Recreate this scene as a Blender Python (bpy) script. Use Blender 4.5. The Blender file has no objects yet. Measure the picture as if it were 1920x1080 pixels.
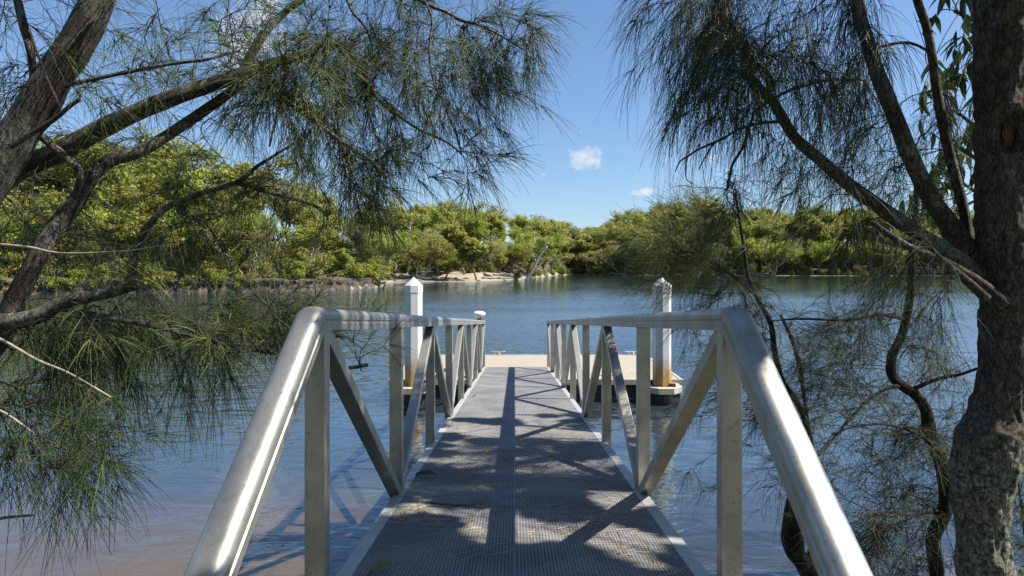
import bpy, bmesh, math, random
import numpy as np
from mathutils import Vector, Matrix, noise as mnoise

random.seed(7)
rng = np.random.default_rng(11)
scene = bpy.context.scene
COL = scene.collection

# ------------------------------------------------------------------ camera, sky, sun, exposure
EYE = 2.7                      # eye height above the water
FPX, CX, CY = 1100.0, 965.0, 500.0   # focal length and principal point in photo pixels
cam_d = bpy.data.cameras.new('camera')
cam_d.sensor_width = 36.0
cam_d.lens = FPX / 1920 * 36
cam_d.shift_x = -(CX - 960) / 1920
cam_d.shift_y = -(540 - CY) / 1920
cam_d.clip_start = 0.05
cam_d.clip_end = 3000
cam = bpy.data.objects.new('camera', cam_d)
COL.objects.link(cam)
cam.location = (0, 0, EYE)
cam.rotation_euler = (math.radians(90), 0, 0)
scene.camera = cam

SUN = Vector((0.82, -0.09, 1.0)).normalized()
SUN_EL = math.asin(SUN.z)
SUN_ROT = math.atan2(SUN.x, SUN.y)

world = bpy.data.worlds.new('World')
scene.world = world
world.use_nodes = True
wn, wl = world.node_tree.nodes, world.node_tree.links
wn.clear()
sky = wn.new('ShaderNodeTexSky')
sky.sky_type = 'NISHITA'
sky.sun_disc = False
sky.sun_elevation = SUN_EL
sky.sun_rotation = SUN_ROT
sky.altitude = 0
sky.air_density = 1.15
sky.dust_density = 0.25
sky.ozone_density = 2.2
bg = wn.new('ShaderNodeBackground')
bg.inputs['Strength'].default_value = 0.081
out = wn.new('ShaderNodeOutputWorld')
wl.new(bg.outputs[0], out.inputs[0])

def wmath(op, a, b=None, clamp=False):
    n = wn.new('ShaderNodeMath'); n.operation = op; n.use_clamp = clamp
    for i, v in enumerate((a, b)):
        if v is None: continue
        if isinstance(v, (int, float)): n.inputs[i].default_value = v
        else: wl.new(v, n.inputs[i])
    return n.outputs[0]

tc = wn.new('ShaderNodeTexCoord')
sep = wn.new('ShaderNodeSeparateXYZ')
wl.new(tc.outputs['Generated'], sep.inputs[0])
yy = wmath('MAXIMUM', sep.outputs[1], 0.05)
uu = wmath('DIVIDE', sep.outputs[0], yy)
ww = wmath('DIVIDE', sep.outputs[2], yy)
cmb = wn.new('ShaderNodeCombineXYZ')
wl.new(uu, cmb.inputs[0]); wl.new(ww, cmb.inputs[1])
nz = wn.new('ShaderNodeTexNoise')
nz.inputs['Scale'].default_value = 46; nz.inputs['Detail'].default_value = 7; nz.inputs['Roughness'].default_value = 0.62
wl.new(cmb.outputs[0], nz.inputs['Vector'])
total = None
# small fair-weather clouds: (px, py, half width, half height, opacity)
for px, py, a, b, op in [(1098, 297, 52, 30, .75), (1208, 360, 32, 10, .95), (465, 75, 95, 95, .75),
                         (970, 305, 9, 7, .35), (1018, 328, 10, 5, .3), (820, 222, 32, 9, .5),
                         (1336, 296, 16, 12, .7), (1250, 300, 18, 8, .3), (500, 20, 60, 40, .8), (560, 190, 40, 14, .5)]:
    u0, w0 = (px - CX) / FPX, (CY - py) / FPX
    e = wmath('ADD', wmath('POWER', wmath('DIVIDE', wmath('SUBTRACT', uu, u0), a / FPX), 2.0),
              wmath('POWER', wmath('DIVIDE', wmath('SUBTRACT', ww, w0), b / FPX), 2.0))
    m = wmath('SUBTRACT', 1.0, e, True)
    t = wmath('MULTIPLY', wmath('SUBTRACT', wmath('ADD', wmath('MULTIPLY', m, 0.38), nz.outputs['Fac']), 0.64), 3.2, True)
    t = wmath('MULTIPLY', wmath('MULTIPLY', t, wmath('MULTIPLY', m, 2.5, True)), op)
    total = t if total is None else wmath('MAXIMUM', total, t)
mixc = wn.new('ShaderNodeMix'); mixc.data_type = 'RGBA'
wl.new(total, mixc.inputs['Factor'])
tint = wn.new('ShaderNodeMix'); tint.data_type = 'RGBA'; tint.blend_type = 'MULTIPLY'
tint.inputs['Factor'].default_value = 1.0
tint.inputs['B'].default_value = (.82, 1.0, 1.2, 1)      # clean blue autumn air, the same over the whole sky
wl.new(sky.outputs[0], tint.inputs['A'])
gam = wn.new('ShaderNodeGamma'); gam.inputs['Gamma'].default_value = .85
wl.new(tint.outputs['Result'], gam.inputs['Color'])
t2 = wn.new('ShaderNodeMix'); t2.data_type = 'RGBA'; t2.blend_type = 'MULTIPLY'; t2.inputs['Factor'].default_value = 1.0
t2.inputs['B'].default_value = (1.01, 1.03, 1.08, 1)
wl.new(gam.outputs[0], t2.inputs['A'])
wl.new(t2.outputs['Result'], mixc.inputs['A'])
mixc.inputs['B'].default_value = (5.8, 5.9, 6.1, 1)
wl.new(mixc.outputs['Result'], bg.inputs['Color'])

sl = bpy.data.lights.new('sun', 'SUN')
sl.energy = 5.0
sl.angle = math.radians(0.53)
sl.color = (1.0, 0.94, 0.85)
so = bpy.data.objects.new('sun', sl)
COL.objects.link(so)
so.rotation_euler = (-SUN).to_track_quat('-Z', 'Y').to_euler()
so.location = (30, -3, 36)

vs = scene.view_settings
vs.view_transform = 'Standard'
vs.look = 'None'
vs.gamma = 1
vs.use_curve_mapping = False
vs.exposure = 0.95
scene.render.engine = 'CYCLES'
scene.cycles.use_denoising = True
scene.cycles.max_bounces = 8
scene.cycles.transparent_max_bounces = 12
scene.cycles.caustics_reflective = False
scene.cycles.caustics_refractive = False
scene.cycles.sample_clamp_indirect = 6

# ------------------------------------------------------------------ helpers
def P(px, py, Y):
    """the point at depth Y that the measured photo position corresponds to"""
    return Vector(((px - CX) * Y / FPX, Y, EYE - (py - CY) * Y / FPX))

class MB:
    """collects vertices and faces, builds ONE mesh object"""
    def __init__(s): s.v = []; s.f = []; s.n = 0
    def add(s, vs, fs):
        o = s.n
        s.v.extend([tuple(v) for v in vs]); s.n += len(vs)
        s.f.extend([tuple(i + o for i in f) for f in fs])
    def box(s, x0, x1, y0, y1, z0, z1):
        s.add([(x0,y0,z0),(x1,y0,z0),(x1,y1,z0),(x0,y1,z0),(x0,y0,z1),(x1,y0,z1),(x1,y1,z1),(x0,y1,z1)],
              [(3,2,1,0),(4,5,6,7),(0,1,5,4),(1,2,6,5),(2,3,7,6),(3,0,4,7)])
    def tube(s, pts, rad, k=8, cap=True, wob=0.0):
        pts = [Vector(p) for p in pts]
        n = len(pts)
        ref = Vector((0.3, 0.2, 1)).normalized()
        t0 = (pts[1] - pts[0]).normalized()
        if abs(t0.dot(ref)) > .9: ref = Vector((1, 0.1, 0)).normalized()
        u = (ref - t0 * ref.dot(t0)).normalized()
        vs, fs = [], []
        for i, p in enumerate(pts):
            t = (pts[min(i+1, n-1)] - pts[max(i-1, 0)])
            t = t.normalized() if t.length > 1e-9 else t0
            u = (u - t * u.dot(t)); u = u.normalized() if u.length > 1e-6 else t.orthogonal().normalized()
            w = t.cross(u)
            r = rad[i] if hasattr(rad, '__len__') else rad
            for j in range(k):
                a = 2 * math.pi * j / k
                rr = r
                if wob: rr = r * (1 + wob * mnoise.noise(Vector((p.x*9 + math.cos(a)*1.3, p.y*9 + math.sin(a)*1.3, p.z*5))))
                vs.append(p + (u * math.cos(a) + w * math.sin(a)) * rr)
        for i in range(n - 1):
            for j in range(k):
                a, b = i*k + j, i*k + (j+1) % k
                fs.append((a, b, b + k, a + k))
        if cap:
            fs.append(tuple(range(k-1, -1, -1))); fs.append(tuple((n-1)*k + j for j in range(k)))
        s.add(vs, fs)
    def lathe(s, c, prof, k=16, phase=0.0):
        vs, fs = [], []
        for r, z in prof:
            for j in range(k):
                a = 2*math.pi*j/k + phase
                vs.append((c[0] + r*math.cos(a), c[1] + r*math.sin(a), c[2] + z))
        for i in range(len(prof)-1):
            for j in range(k):
                a, b = i*k+j, i*k+(j+1) % k
                fs.append((a, b, b+k, a+k))
        fs.append(tuple(range(k-1,-1,-1))); fs.append(tuple((len(prof)-1)*k+j for j in range(k)))
        s.add(vs, fs)
    def prism(s, prof, a, b, ua, va, ub=None, vb=None):
        """extrude the 2-D profile (u,v) from frame (a,ua,va) to (b,ub,vb)"""
        ub = ub or ua; vb = vb or va
        n = len(prof)
        vs = [a + ua*p[0] + va*p[1] for p in prof] + [b + ub*p[0] + vb*p[1] for p in prof]
        fs = [(i, (i+1) % n, (i+1) % n + n, i + n) for i in range(n)]
        fs += [tuple(range(n-1,-1,-1)), tuple(range(n, 2*n))]
        s.add(vs, fs)
    def build(s, name, mat, parent=None, smooth=False, bevel=0.0, sharp=None):
        off = parent_world(parent)
        me = bpy.data.meshes.new(name)
        me.from_pydata([(v[0]-off.x, v[1]-off.y, v[2]-off.z) for v in s.v], [], s.f)
        me.materials.append(mat)
        if smooth:
            me.polygons.foreach_set('use_smooth', np.ones(len(me.polygons), dtype=bool))
            if sharp: me.set_sharp_from_angle(angle=math.radians(sharp))
        o = bpy.data.objects.new(name, me)
        COL.objects.link(o)
        if parent: o.parent = parent
        if bevel:
            m = o.modifiers.new('bevel', 'BEVEL'); m.width = bevel; m.segments = 2; m.limit_method = 'ANGLE'
        return o

def parent_world(p):
    v = Vector((0, 0, 0))
    while p is not None:
        v = v + p.location; p = p.parent
    return v

def np_mesh(name, V, F, mat, parent=None, smooth=False, tint=None):
    """fast mesh of quads from numpy arrays"""
    off = np.array(parent_world(parent))
    me = bpy.data.meshes.new(name)
    V = (V - off).astype(np.float32)
    me.vertices.add(len(V)); me.vertices.foreach_set('co', V.ravel())
    k = F.shape[1]
    me.loops.add(F.size); me.loops.foreach_set('vertex_index', F.ravel().astype(np.int32))
    me.polygons.add(len(F)); me.polygons.foreach_set('loop_start', np.arange(0, F.size, k, dtype=np.int32))
    if smooth: me.polygons.foreach_set('use_smooth', np.ones(len(F), dtype=bool))
    if tint is not None:
        at = me.attributes.new('tint', 'FLOAT', 'POINT'); at.data.foreach_set('value', tint.astype(np.float32))
    me.update(calc_edges=True)
    me.materials.append(mat)
    o = bpy.data.objects.new(name, me)
    COL.objects.link(o)
    if parent: o.parent = parent
    return o

def thing(name, loc, label, cat, group=None):
    o = bpy.data.objects.new(name, None)
    o.empty_display_size = .2
    COL.objects.link(o)
    o.location = loc
    tag(o, label, cat, group)
    return o

def tag(o, label=None, cat=None, group=None, kind=None):
    for k, v in (('label', label), ('category', cat), ('group', group), ('kind', kind)):
        if v: o[k] = v
    return o

def catmull(pts, per=6):
    """pts: list of (Vector, radius) -> smooth lists"""
    ps = [p for p, _ in pts]; rs = [r for _, r in pts]
    ps = [ps[0]*2 - ps[1]] + ps + [ps[-1]*2 - ps[-2]]
    O, R = [], []
    for i in range(1, len(ps) - 2):
        for s in range(per):
            t = s / per
            a, b, c, d = ps[i-1], ps[i], ps[i+1], ps[i+2]
            O.append(0.5*((2*b) + (c-a)*t + (2*a-5*b+4*c-d)*t*t + (3*b-a-3*c+d)*t**3))
            R.append(rs[i-1]*(1-t) + rs[i]*t)
    O.append(ps[-2]); R.append(rs[-1])
    return O, R

# ------------------------------------------------------------------ materials
def new_mat(name):
    m = bpy.data.materials.new(name); m.use_nodes = True
    nt = m.node_tree; nt.nodes.clear()
    o = nt.nodes.new('ShaderNodeOutputMaterial')
    return m, nt, o

class N:
    """small node-graph helper"""
    def __init__(s, nt): s.nt = nt
    def node(s, t, **kw):
        n = s.nt.nodes.new(t)
        for k, v in kw.items():
            if k in n.inputs.keys():
                if hasattr(v, 'is_output') or isinstance(v, bpy.types.NodeSocket): s.nt.links.new(v, n.inputs[k])
                else: n.inputs[k].default_value = v
            else: setattr(n, k, v)
        return n
    def noise(s, scale, vec=None, detail=4, rough=.55, dist=0.0):
        n = s.node('ShaderNodeTexNoise'); n.inputs['Scale'].default_value = scale
        n.inputs['Detail'].default_value = detail; n.inputs['Roughness'].default_value = rough; n.inputs['Distortion'].default_value = dist
        if vec is not None: s.nt.links.new(vec, n.inputs['Vector'])
        return n.outputs['Fac']
    def vor(s, scale, vec=None, feature='F1'):
        n = s.node('ShaderNodeTexVoronoi'); n.feature = feature; n.inputs['Scale'].default_value = scale
        if vec is not None: s.nt.links.new(vec, n.inputs['Vector'])
        return n.outputs['Distance']
    def obj(s): return s.node('ShaderNodeTexCoord').outputs['Object']
    def pos(s): return s.node('ShaderNodeNewGeometry').outputs['Position']
    def mapv(s, vec, scale=(1,1,1), rot=(0,0,0)):
        n = s.node('ShaderNodeMapping'); n.inputs['Scale'].default_value = scale; n.inputs['Rotation'].default_value = rot
        s.nt.links.new(vec, n.inputs['Vector']); return n.outputs[0]
    def math(s, op, a, b=0.0, clamp=False):
        n = s.node('ShaderNodeMath'); n.operation = op; n.use_clamp = clamp
        for i, v in enumerate((a, b)):
            if isinstance(v, (int, float)): n.inputs[i].default_value = v
            else: s.nt.links.new(v, n.inputs[i])
        return n.outputs[0]
    def ramp(s, fac, stops):
        n = s.node('ShaderNodeValToRGB'); e = n.color_ramp.elements
        while len(e) < len(stops): e.new(0.5)
        for el, (p, c) in zip(e, stops):
            el.position = p; el.color = (*c, 1) if len(c) == 3 else c
        s.nt.links.new(fac, n.inputs[0]); return n.outputs[0]
    def step(s, fac, lo, hi):
        n = s.node('ShaderNodeMapRange'); n.interpolation_type = 'SMOOTHSTEP'
        n.inputs['From Min'].default_value = lo; n.inputs['From Max'].default_value = hi
        s.nt.links.new(fac, n.inputs['Value']); return n.outputs[0]
    def mix(s, fac, a, b, blend='MIX'):
        n = s.node('ShaderNodeMix'); n.data_type = 'RGBA'; n.blend_type = blend
        for key, v in (('Factor', fac), ('A', a), ('B', b)):
            soc = [i for i in n.inputs if i.name == key and (key == 'Factor' and i.type == 'VALUE' or key != 'Factor' and i.type == 'RGBA')][0]
            if isinstance(v, bpy.types.NodeSocket): s.nt.links.new(v, soc)
            elif isinstance(v, (int, float)): soc.default_value = v
            else: soc.default_value = (*v, 1) if len(v) == 3 else v
        return [o for o in n.outputs if o.type == 'RGBA'][0]
    def bump(s, h, strength=.5, dist=.01):
        n = s.node('ShaderNodeBump'); n.inputs['Strength'].default_value = strength; n.inputs['Distance'].default_value = dist
        s.nt.links.new(h, n.inputs['Height']); return n.outputs[0]
    def principled(s, out, **kw):
        n = s.node('ShaderNodeBsdfPrincipled', **kw)
        s.nt.links.new(n.outputs[0], out.inputs['Surface']); return n

def simple_mat(name, c, rough=.6, metal=0.0, var=.12, scale=8, bump=.15, bscale=60):
    m, nt, o = new_mat(name); g = N(nt)
    f = g.noise(scale, g.obj(), 5)
    col = g.mix(f, tuple(x*(1-var*1.6) for x in c), tuple(min(1, x*(1+var*1.6)) for x in c))
    g.principled(o, **{'Base Color': col, 'Roughness': rough, 'Metallic': metal, 'Normal': g.bump(g.noise(bscale, g.obj()), bump, .002)})
    return m

def aluminium():
    m, nt, o = new_mat('weathered_aluminium'); g = N(nt)
    v = g.pos()
    blotch = g.noise(7, v, 6, .6)
    fine = g.noise(140, v, 3, .6)
    streak = g.noise(9, g.mapv(v, (6, 1, .5)), 4)
    c = g.mix(g.step(blotch, .35, .7), (.45, .44, .405), (.33, .32, .28))
    c = g.mix(g.math('MULTIPLY', g.step(streak, .55, .75), .35), c, (.42, .39, .31))
    scr = g.noise(240, g.mapv(v, (1, .035, .5), (0, 0, .03)), 3, .6)
    c = g.mix(g.math('MULTIPLY', g.step(scr, .58, .70), .35), c, (.30, .29, .27))
    drip = g.noise(34, g.mapv(v, (1, 1, .09)), 4, .6)
    c = g.mix(g.math('MULTIPLY', g.step(drip, .56, .70), .4), c, (.27, .25, .19))
    spots = g.math('MULTIPLY', g.step(g.noise(55, v, 2), .64, .70), .6)
    c = g.mix(spots, c, (.25, .21, .15))
    r = g.math('ADD', g.math('MULTIPLY', fine, .18), g.math('ADD', g.math('MULTIPLY', blotch, .22), .27))
    g.principled(o, **{'Base Color': c, 'Roughness': r, 'Metallic': .8, 'Normal': g.bump(fine, .12, .001)})
    return m

def grating_mat():
    m, nt, o = new_mat('deck_grating'); g = N(nt)
    v = g.pos()
    f = g.noise(2.2, v, 5, .6)
    c = g.mix(g.step(f, .35, .7), (.18, .18, .185), (.275, .27, .26))
    g.principled(o, **{'Base Color': c, 'Roughness': .7, 'Metallic': 0.0, 'Specular IOR Level': .12})
    return m

def white_pile_mat():
    m, nt, o = new_mat('white_pile_sleeve'); g = N(nt)
    v = g.pos()
    sx = g.node('ShaderNodeSeparateXYZ'); nt.links.new(v, sx.inputs[0])
    n1 = g.noise(5, g.mapv(v, (3, 3, 1)), 5)
    z = g.math('ADD', sx.outputs[2], g.math('MULTIPLY', g.math('SUBTRACT', n1, .5), .45))
    c = g.mix(g.noise(3, v, 4), (.54, .54, .525), (.62, .62, .605))
    st = g.step(z, .86, .42)                       # tide stain: stays with the pile
    n = g.node('ShaderNodeMapRange'); n.inputs['From Min'].default_value = 1.0; n.inputs['From Max'].default_value = .55
    nt.links.new(z, n.inputs['Value'])
    c = g.mix(n.outputs[0], c, (.38, .22, .07))
    g.principled(o, **{'Base Color': c, 'Roughness': .42, 'Normal': g.bump(g.noise(30, v), .08, .003)})
    return m

def concrete_mat():
    m, nt, o = new_mat('pontoon_concrete'); g = N(nt)
    v = g.pos()
    c = g.mix(g.noise(1.6, v, 6, .65), (.30, .255, .195), (.37, .325, .26))
    c = g.mix(g.math('MULTIPLY', g.step(g.noise(26, v, 4), .6, .75), .35), c, (.36, .30, .23))
    # faded chalky blue scuff near the right end of the deck
    d = g.node('ShaderNodeVectorMath'); d.operation = 'DISTANCE'
    nt.links.new(v, d.inputs[0]); d.inputs[1].default_value = (2.5, 13.2, .38)
    k = g.math('MULTIPLY', g.step(d.outputs['Value'], .38, .05), g.step(g.noise(9, v, 3), .48, .6))
    c = g.mix(g.math('MULTIPLY', k, .55), c, (.35, .55, .65))
    g.principled(o, **{'Base Color': c, 'Roughness': .85, 'Normal': g.bump(g.noise(70, v), .25, .004)})
    return m

def bark_mat(name, dark, light, lichen=None, scale=1.0, lz=None):
    m, nt, o = new_mat(name); g = N(nt)
    v = g.pos()
    vs_ = g.mapv(v, (1, 1, .34))
    n1 = g.noise(16*scale, vs_, 8, .68, .3)
    rdg = g.math('ABSOLUTE', g.math('SUBTRACT', g.noise(30*scale, vs_, 5, .6, .5), .5))
    rd2 = g.math('ABSOLUTE', g.math('SUBTRACT', g.noise(75*scale, g.mapv(v, (1, 1, .6)), 4, .6, .3), .5))
    c = g.mix(g.step(n1, .3, .7), dark, light)
    ck = g.math('MULTIPLY', g.step(rdg, .004, .05), g.math('ADD', g.math('MULTIPLY', g.step(rd2, .0, .05), .5), .5))
    c = g.mix(ck, tuple(x*.4 for x in dark), c)
    if lichen:
        sp = g.step(g.noise(48*scale, v, 4, .6), .60, .68)
        big = g.step(g.noise(2.6, v, 4, .6), .44, .54)
        small = g.step(g.noise(38*scale, v, 4, .6), .40, .52)
        if lz:
            sx = g.node('ShaderNodeSeparateXYZ'); nt.links.new(v, sx.inputs[0])
            band = g.step(g.math('ADD', sx.outputs[2], g.math('MULTIPLY', g.noise(5, v, 3), .5)), lz + .35, lz - .05)
            big = g.math('MAXIMUM', g.math('MULTIPLY', band, g.step(g.noise(6, v, 4, .6), .30, .44)), g.math('MULTIPLY', big, .25))
        lf = g.math('MULTIPLY', g.math('MULTIPLY', big, small), g.math('ADD', g.math('MULTIPLY', ck, .6), .4))
        c = g.mix(g.math('MAXIMUM', lf, g.math('MULTIPLY', sp, .35)), c, lichen)
    h = g.math('ADD', g.math('MULTIPLY', ck, .7), g.math('MULTIPLY', n1, .8))
    g.principled(o, **{'Base Color': c, 'Roughness': .9, 'Normal': g.bump(h, .9, .012/scale)})
    return m

def needle_mat(name, a, b, dry):
    m, nt, o = new_mat(name); g = N(nt)
    at = g.node('ShaderNodeAttribute'); at.attribute_name = 'tint'
    c = g.ramp(at.outputs['Fac'], [(0, a), (.55, b), (.88, tuple(x*y for x, y in zip(b, (2.1, 1.9, 1.6)))), (.97, dry)])
    d = g.node('ShaderNodeBsdfPrincipled', **{'Base Color': c, 'Roughness': .5})
    t = g.node('ShaderNodeBsdfTranslucent'); nt.links.new(c, t.inputs['Color'])
    mx = g.node('ShaderNodeMixShader'); mx.inputs[0].default_value = .25
    nt.links.new(d.outputs[0], mx.inputs[1]); nt.links.new(t.outputs[0], mx.inputs[2])
    nt.links.new(mx.outputs[0], o.inputs['Surface'])
    return m

def leaf_mat(name, a, b, tr=.5):
    m, nt, o = new_mat(name); g = N(nt)
    at = g.node('ShaderNodeAttribute'); at.attribute_name = 'tint'
    oi = g.node('ShaderNodeObjectInfo')
    f = g.math('ADD', g.math('MULTIPLY', at.outputs['Fac'], .75), g.math('MULTIPLY', oi.outputs['Random'], .35))
    c = g.ramp(f, [(0.05, a), (.6, b), (1, tuple(x*y for x, y in zip(b, (1.35, 1.2, .9))))])
    hsv = g.node('ShaderNodeHueSaturation'); nt.links.new(c, hsv.inputs['Color'])
    nt.links.new(g.math('ADD', g.math('MULTIPLY', oi.outputs['Random'], .05), .473), hsv.inputs['Hue'])
    d = g.node('ShaderNodeBsdfPrincipled', **{'Roughness': .55}); nt.links.new(hsv.outputs[0], d.inputs['Base Color'])
    d.inputs['Specular IOR Level'].default_value = .35
    t = g.node('ShaderNodeBsdfTranslucent'); nt.links.new(hsv.outputs[0], t.inputs['Color'])
    mx = g.node('ShaderNodeMixShader'); mx.inputs[0].default_value = tr
    nt.links.new(d.outputs[0], mx.inputs[1]); nt.links.new(t.outputs[0], mx.inputs[2])
    nt.links.new(mx.outputs[0], o.inputs['Surface'])
    return m

def water_mat():
    m, nt, o = new_mat('river_water'); g = N(nt)
    v = g.pos()
    mid = g.noise(1.7, g.mapv(v, (.5, 1.0, 1), (0, 0, -.18)), 3, .5, .8)
    fin = g.noise(6.0, g.mapv(v, (.55, 1.0, 1), (0, 0, .1)), 3, .55, .4)
    h = g.math('ADD', g.math('MULTIPLY', mid, .036), g.math('MULTIPLY', fin, .013))
    h = g.math('MULTIPLY', h, g.math('ADD', .45, g.math('MULTIPLY', g.step(g.noise(.22, v, 3), .35, .65), .75)))
    nrm = g.bump(h, 1.0, 1.0)
    # wind ripples: slopes straight from noise, calmer in the lee of the banks
    def slope(scale, amp, sx):
        n = g.node('ShaderNodeTexNoise'); n.inputs['Scale'].default_value = scale; n.inputs['Detail'].default_value = 2
        nt.links.new(g.mapv(v, (sx, 1, 1), (0, 0, .12)), n.inputs['Vector'])
        a = g.node('ShaderNodeVectorMath'); a.operation = 'SUBTRACT'; nt.links.new(n.outputs['Color'], a.inputs[0]); a.inputs[1].default_value = (.5, .5, .5)
        b = g.node('ShaderNodeVectorMath'); b.operation = 'MULTIPLY'; nt.links.new(a.outputs[0], b.inputs[0]); b.inputs[1].default_value = (amp*.6, amp, 0)
        return b.outputs[0]
    sp = g.node('ShaderNodeSeparateXYZ'); nt.links.new(v, sp.inputs[0])
    open_ = g.math('MULTIPLY', g.step(sp.outputs[1], 5, 16), g.math('SUBTRACT', 1.0, g.math('MULTIPLY', g.step(sp.outputs[1], 30, 78), .93)))
    side = g.step(g.math('ADD', sp.outputs[0], g.math('MULTIPLY', sp.outputs[1], .20)), -3.5, 3.5)
    wind = g.math('MULTIPLY', open_, g.math('ADD', g.math('MULTIPLY', side, .9), .10))
    wind = g.math('MULTIPLY', wind, g.math('ADD', g.math('MULTIPLY', g.step(g.noise(.045, g.mapv(v, (.5, 1.3, 1)), 3), .35, .62), .45), .65))
    ad = g.node('ShaderNodeVectorMath'); ad.operation = 'ADD'; nt.links.new(slope(6.0, 1.15, .6), ad.inputs[0]); nt.links.new(slope(1.6, .34, .5), ad.inputs[1])
    sc = g.node('ShaderNodeVectorMath'); sc.operation = 'SCALE'; nt.links.new(ad.outputs[0], sc.inputs[0]); nt.links.new(wind, sc.inputs['Scale'])
    a2 = g.node('ShaderNodeVectorMath'); a2.operation = 'ADD'; nt.links.new(nrm, a2.inputs[0]); nt.links.new(sc.outputs[0], a2.inputs[1])
    nm = g.node('ShaderNodeVectorMath'); nm.operation = 'NORMALIZE'; nt.links.new(a2.outputs[0], nm.inputs[0])
    nrm = nm.outputs[0]
    dt = g.node('ShaderNodeVectorMath'); dt.operation = 'DOT_PRODUCT'; nt.links.new(nrm, dt.inputs[0])
    nt.links.new(g.node('ShaderNodeNewGeometry').outputs['Incoming'], dt.inputs[1])
    inv = g.math('SUBTRACT', 1.0, g.math('ABSOLUTE', dt.outputs['Value']), True)
    refl = g.math('ADD', .11, g.math('MULTIPLY', .87, g.math('POWER', inv, 3.6)), True)   # reflectance by angle, the same from above and below
    gl = g.node('ShaderNodeBsdfGlossy'); nt.links.new(g.math('ADD', .03, g.math('MULTIPLY', wind, .20)), gl.inputs['Roughness']); nt.links.new(nrm, gl.inputs['Normal']); gl.inputs['Color'].default_value = (.76, .90, 1, 1)
    tp = g.node('ShaderNodeBsdfTransparent'); tp.inputs['Color'].default_value = (.74, .70, .56, 1)
    mx = g.node('ShaderNodeMixShader'); nt.links.new(refl, mx.inputs[0])
    df = g.node('ShaderNodeBsdfDiffuse'); df.inputs['Color'].default_value = (.078, .108, .125, 1)   # suspended silt
    body = g.node('ShaderNodeMixShader'); nt.links.new(g.math('ADD', g.math('MULTIPLY', g.step(g.math('ADD', sp.outputs[1], g.math('MULTIPLY', g.noise(.9, v, 3), 1.5)), 5.6, 8.4), .30), .02), body.inputs[0])
    nt.links.new(tp.outputs[0], body.inputs[1]); nt.links.new(df.outputs[0], body.inputs[2])
    nt.links.new(body.outputs[0], mx.inputs[1]); nt.links.new(gl.outputs[0], mx.inputs[2])
    nt.links.new(mx.outputs[0], o.inputs['Surface'])
    return m

def ground_mat():
    m, nt, o = new_mat('river_ground'); g = N(nt)
    v = g.pos()
    sx = g.node('ShaderNodeSeparateXYZ'); nt.links.new(v, sx.inputs[0])
    at = g.node('ShaderNodeAttribute'); at.attribute_name = 'tint'     # 0 silt, .5 sand, 1 forest floor
    n1 = g.noise(1.2, v, 6, .65); n2 = g.noise(9, v, 5, .6)
    sand = g.mix(n1, (.17, .125, .08), (.27, .20, .13))
    sand = g.mix(g.math('MULTIPLY', g.step(n2, .56, .72), .5), sand, (.22, .15, .09))
    beach = g.mix(n2, (.25, .205, .15), (.35, .30, .235))
    silt = g.mix(n1, (.030, .032, .018), (.055, .052, .028))  # mud tone darkened to stand in for light absorbed by deep water
    floor_ = g.mix(n2, (.06, .05, .028), (.12, .10, .055))
    floor_ = g.mix(g.step(n1, .45, .6), floor_, (.045, .06, .02))
    c = g.ramp(at.outputs['Fac'], [(0, (0, 0, 0)), (1, (1, 1, 1))])
    k1 = g.step(at.outputs['Fac'], .05, .3)
    k2 = g.step(at.outputs['Fac'], .32, .5)
    k3 = g.step(at.outputs['Fac'], .62, .9)
    c = g.mix(k1, silt, sand); c = g.mix(k2, c, beach); c = g.mix(k3, c, floor_)
    g.principled(o, **{'Base Color': c, 'Roughness': .92, 'Normal': g.bump(n2, .5, .05)})
    return m

M = {}
M['alu'] = aluminium()
M['grating'] = grating_mat()
M['alu_pale'] = simple_mat('pale_oxidised_aluminium', (.42, .42, .40), .55, .25, .16, 9)
M['pile'] = white_pile_mat()
M['concrete'] = concrete_mat()
M['trim'] = simple_mat('pontoon_edge_cream', (.46, .41, .31), .6, 0, .1, 5)
M['rubber'] = simple_mat('black_rubber', (.022, .021, .02), .75)
M['galv'] = simple_mat('galvanised_steel', (.45, .44, .42), .5, .6)
M['lens'] = simple_mat('frosted_lens', (.82, .84, .84), .15, 0, .03)
M['bark'] = bark_mat('she_oak_bark', (.055, .042, .032), (.135, .108, .082), (.22, .22, .19))
M['bark_big'] = bark_mat('she_oak_trunk_bark', (.055, .042, .034), (.16, .125, .10), (.27, .285, .215), 1.0, 1.85)
M['bark_dark'] = bark_mat('silhouette_bark', (.022, .018, .015), (.062, .05, .04))  # silhouette darkness put into the bark colour
M['twig'] = simple_mat('twig_bark', (.07, .055, .04), .85, 0, .3, 20)
M['twig_pale'] = simple_mat('dead_twig', (.30, .26, .20), .85, 0, .2, 20)
M['wood'] = simple_mat('exposed_wood', (.13, .062, .026), .8, 0, .35, 30, .5, 50)
M['needle'] = needle_mat('she_oak_needles', (.026, .042, .016), (.085, .125, .032), (.20, .20, .06))
M['needle_sap'] = needle_mat('sapling_needles', (.024, .034, .014), (.080, .102, .030), (.22, .18, .06))
M['needle_painted_sun'] = needle_mat('sun_painted_needles', (.12, .15, .04), (.27, .32, .08), (.42, .38, .15))  # brighter copy of the needles, sunlight put into the colour
M['dry'] = needle_mat('dry_needles', (.28, .20, .09), (.46, .36, .17), (.55, .45, .25))
M['dry_litter'] = simple_mat('dry_litter', (.42, .33, .17), .7, 0, .35, 6)
M['leaf_olive'] = leaf_mat('gum_leaves', (.17, .19, .04), (.34, .37, .08))
M['leaf_green'] = leaf_mat('bright_leaves', (.14, .175, .03), (.30, .335, .06))
M['leaf_grey'] = leaf_mat('grey_green_leaves', (.16, .17, .06), (.32, .325, .115))
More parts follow.
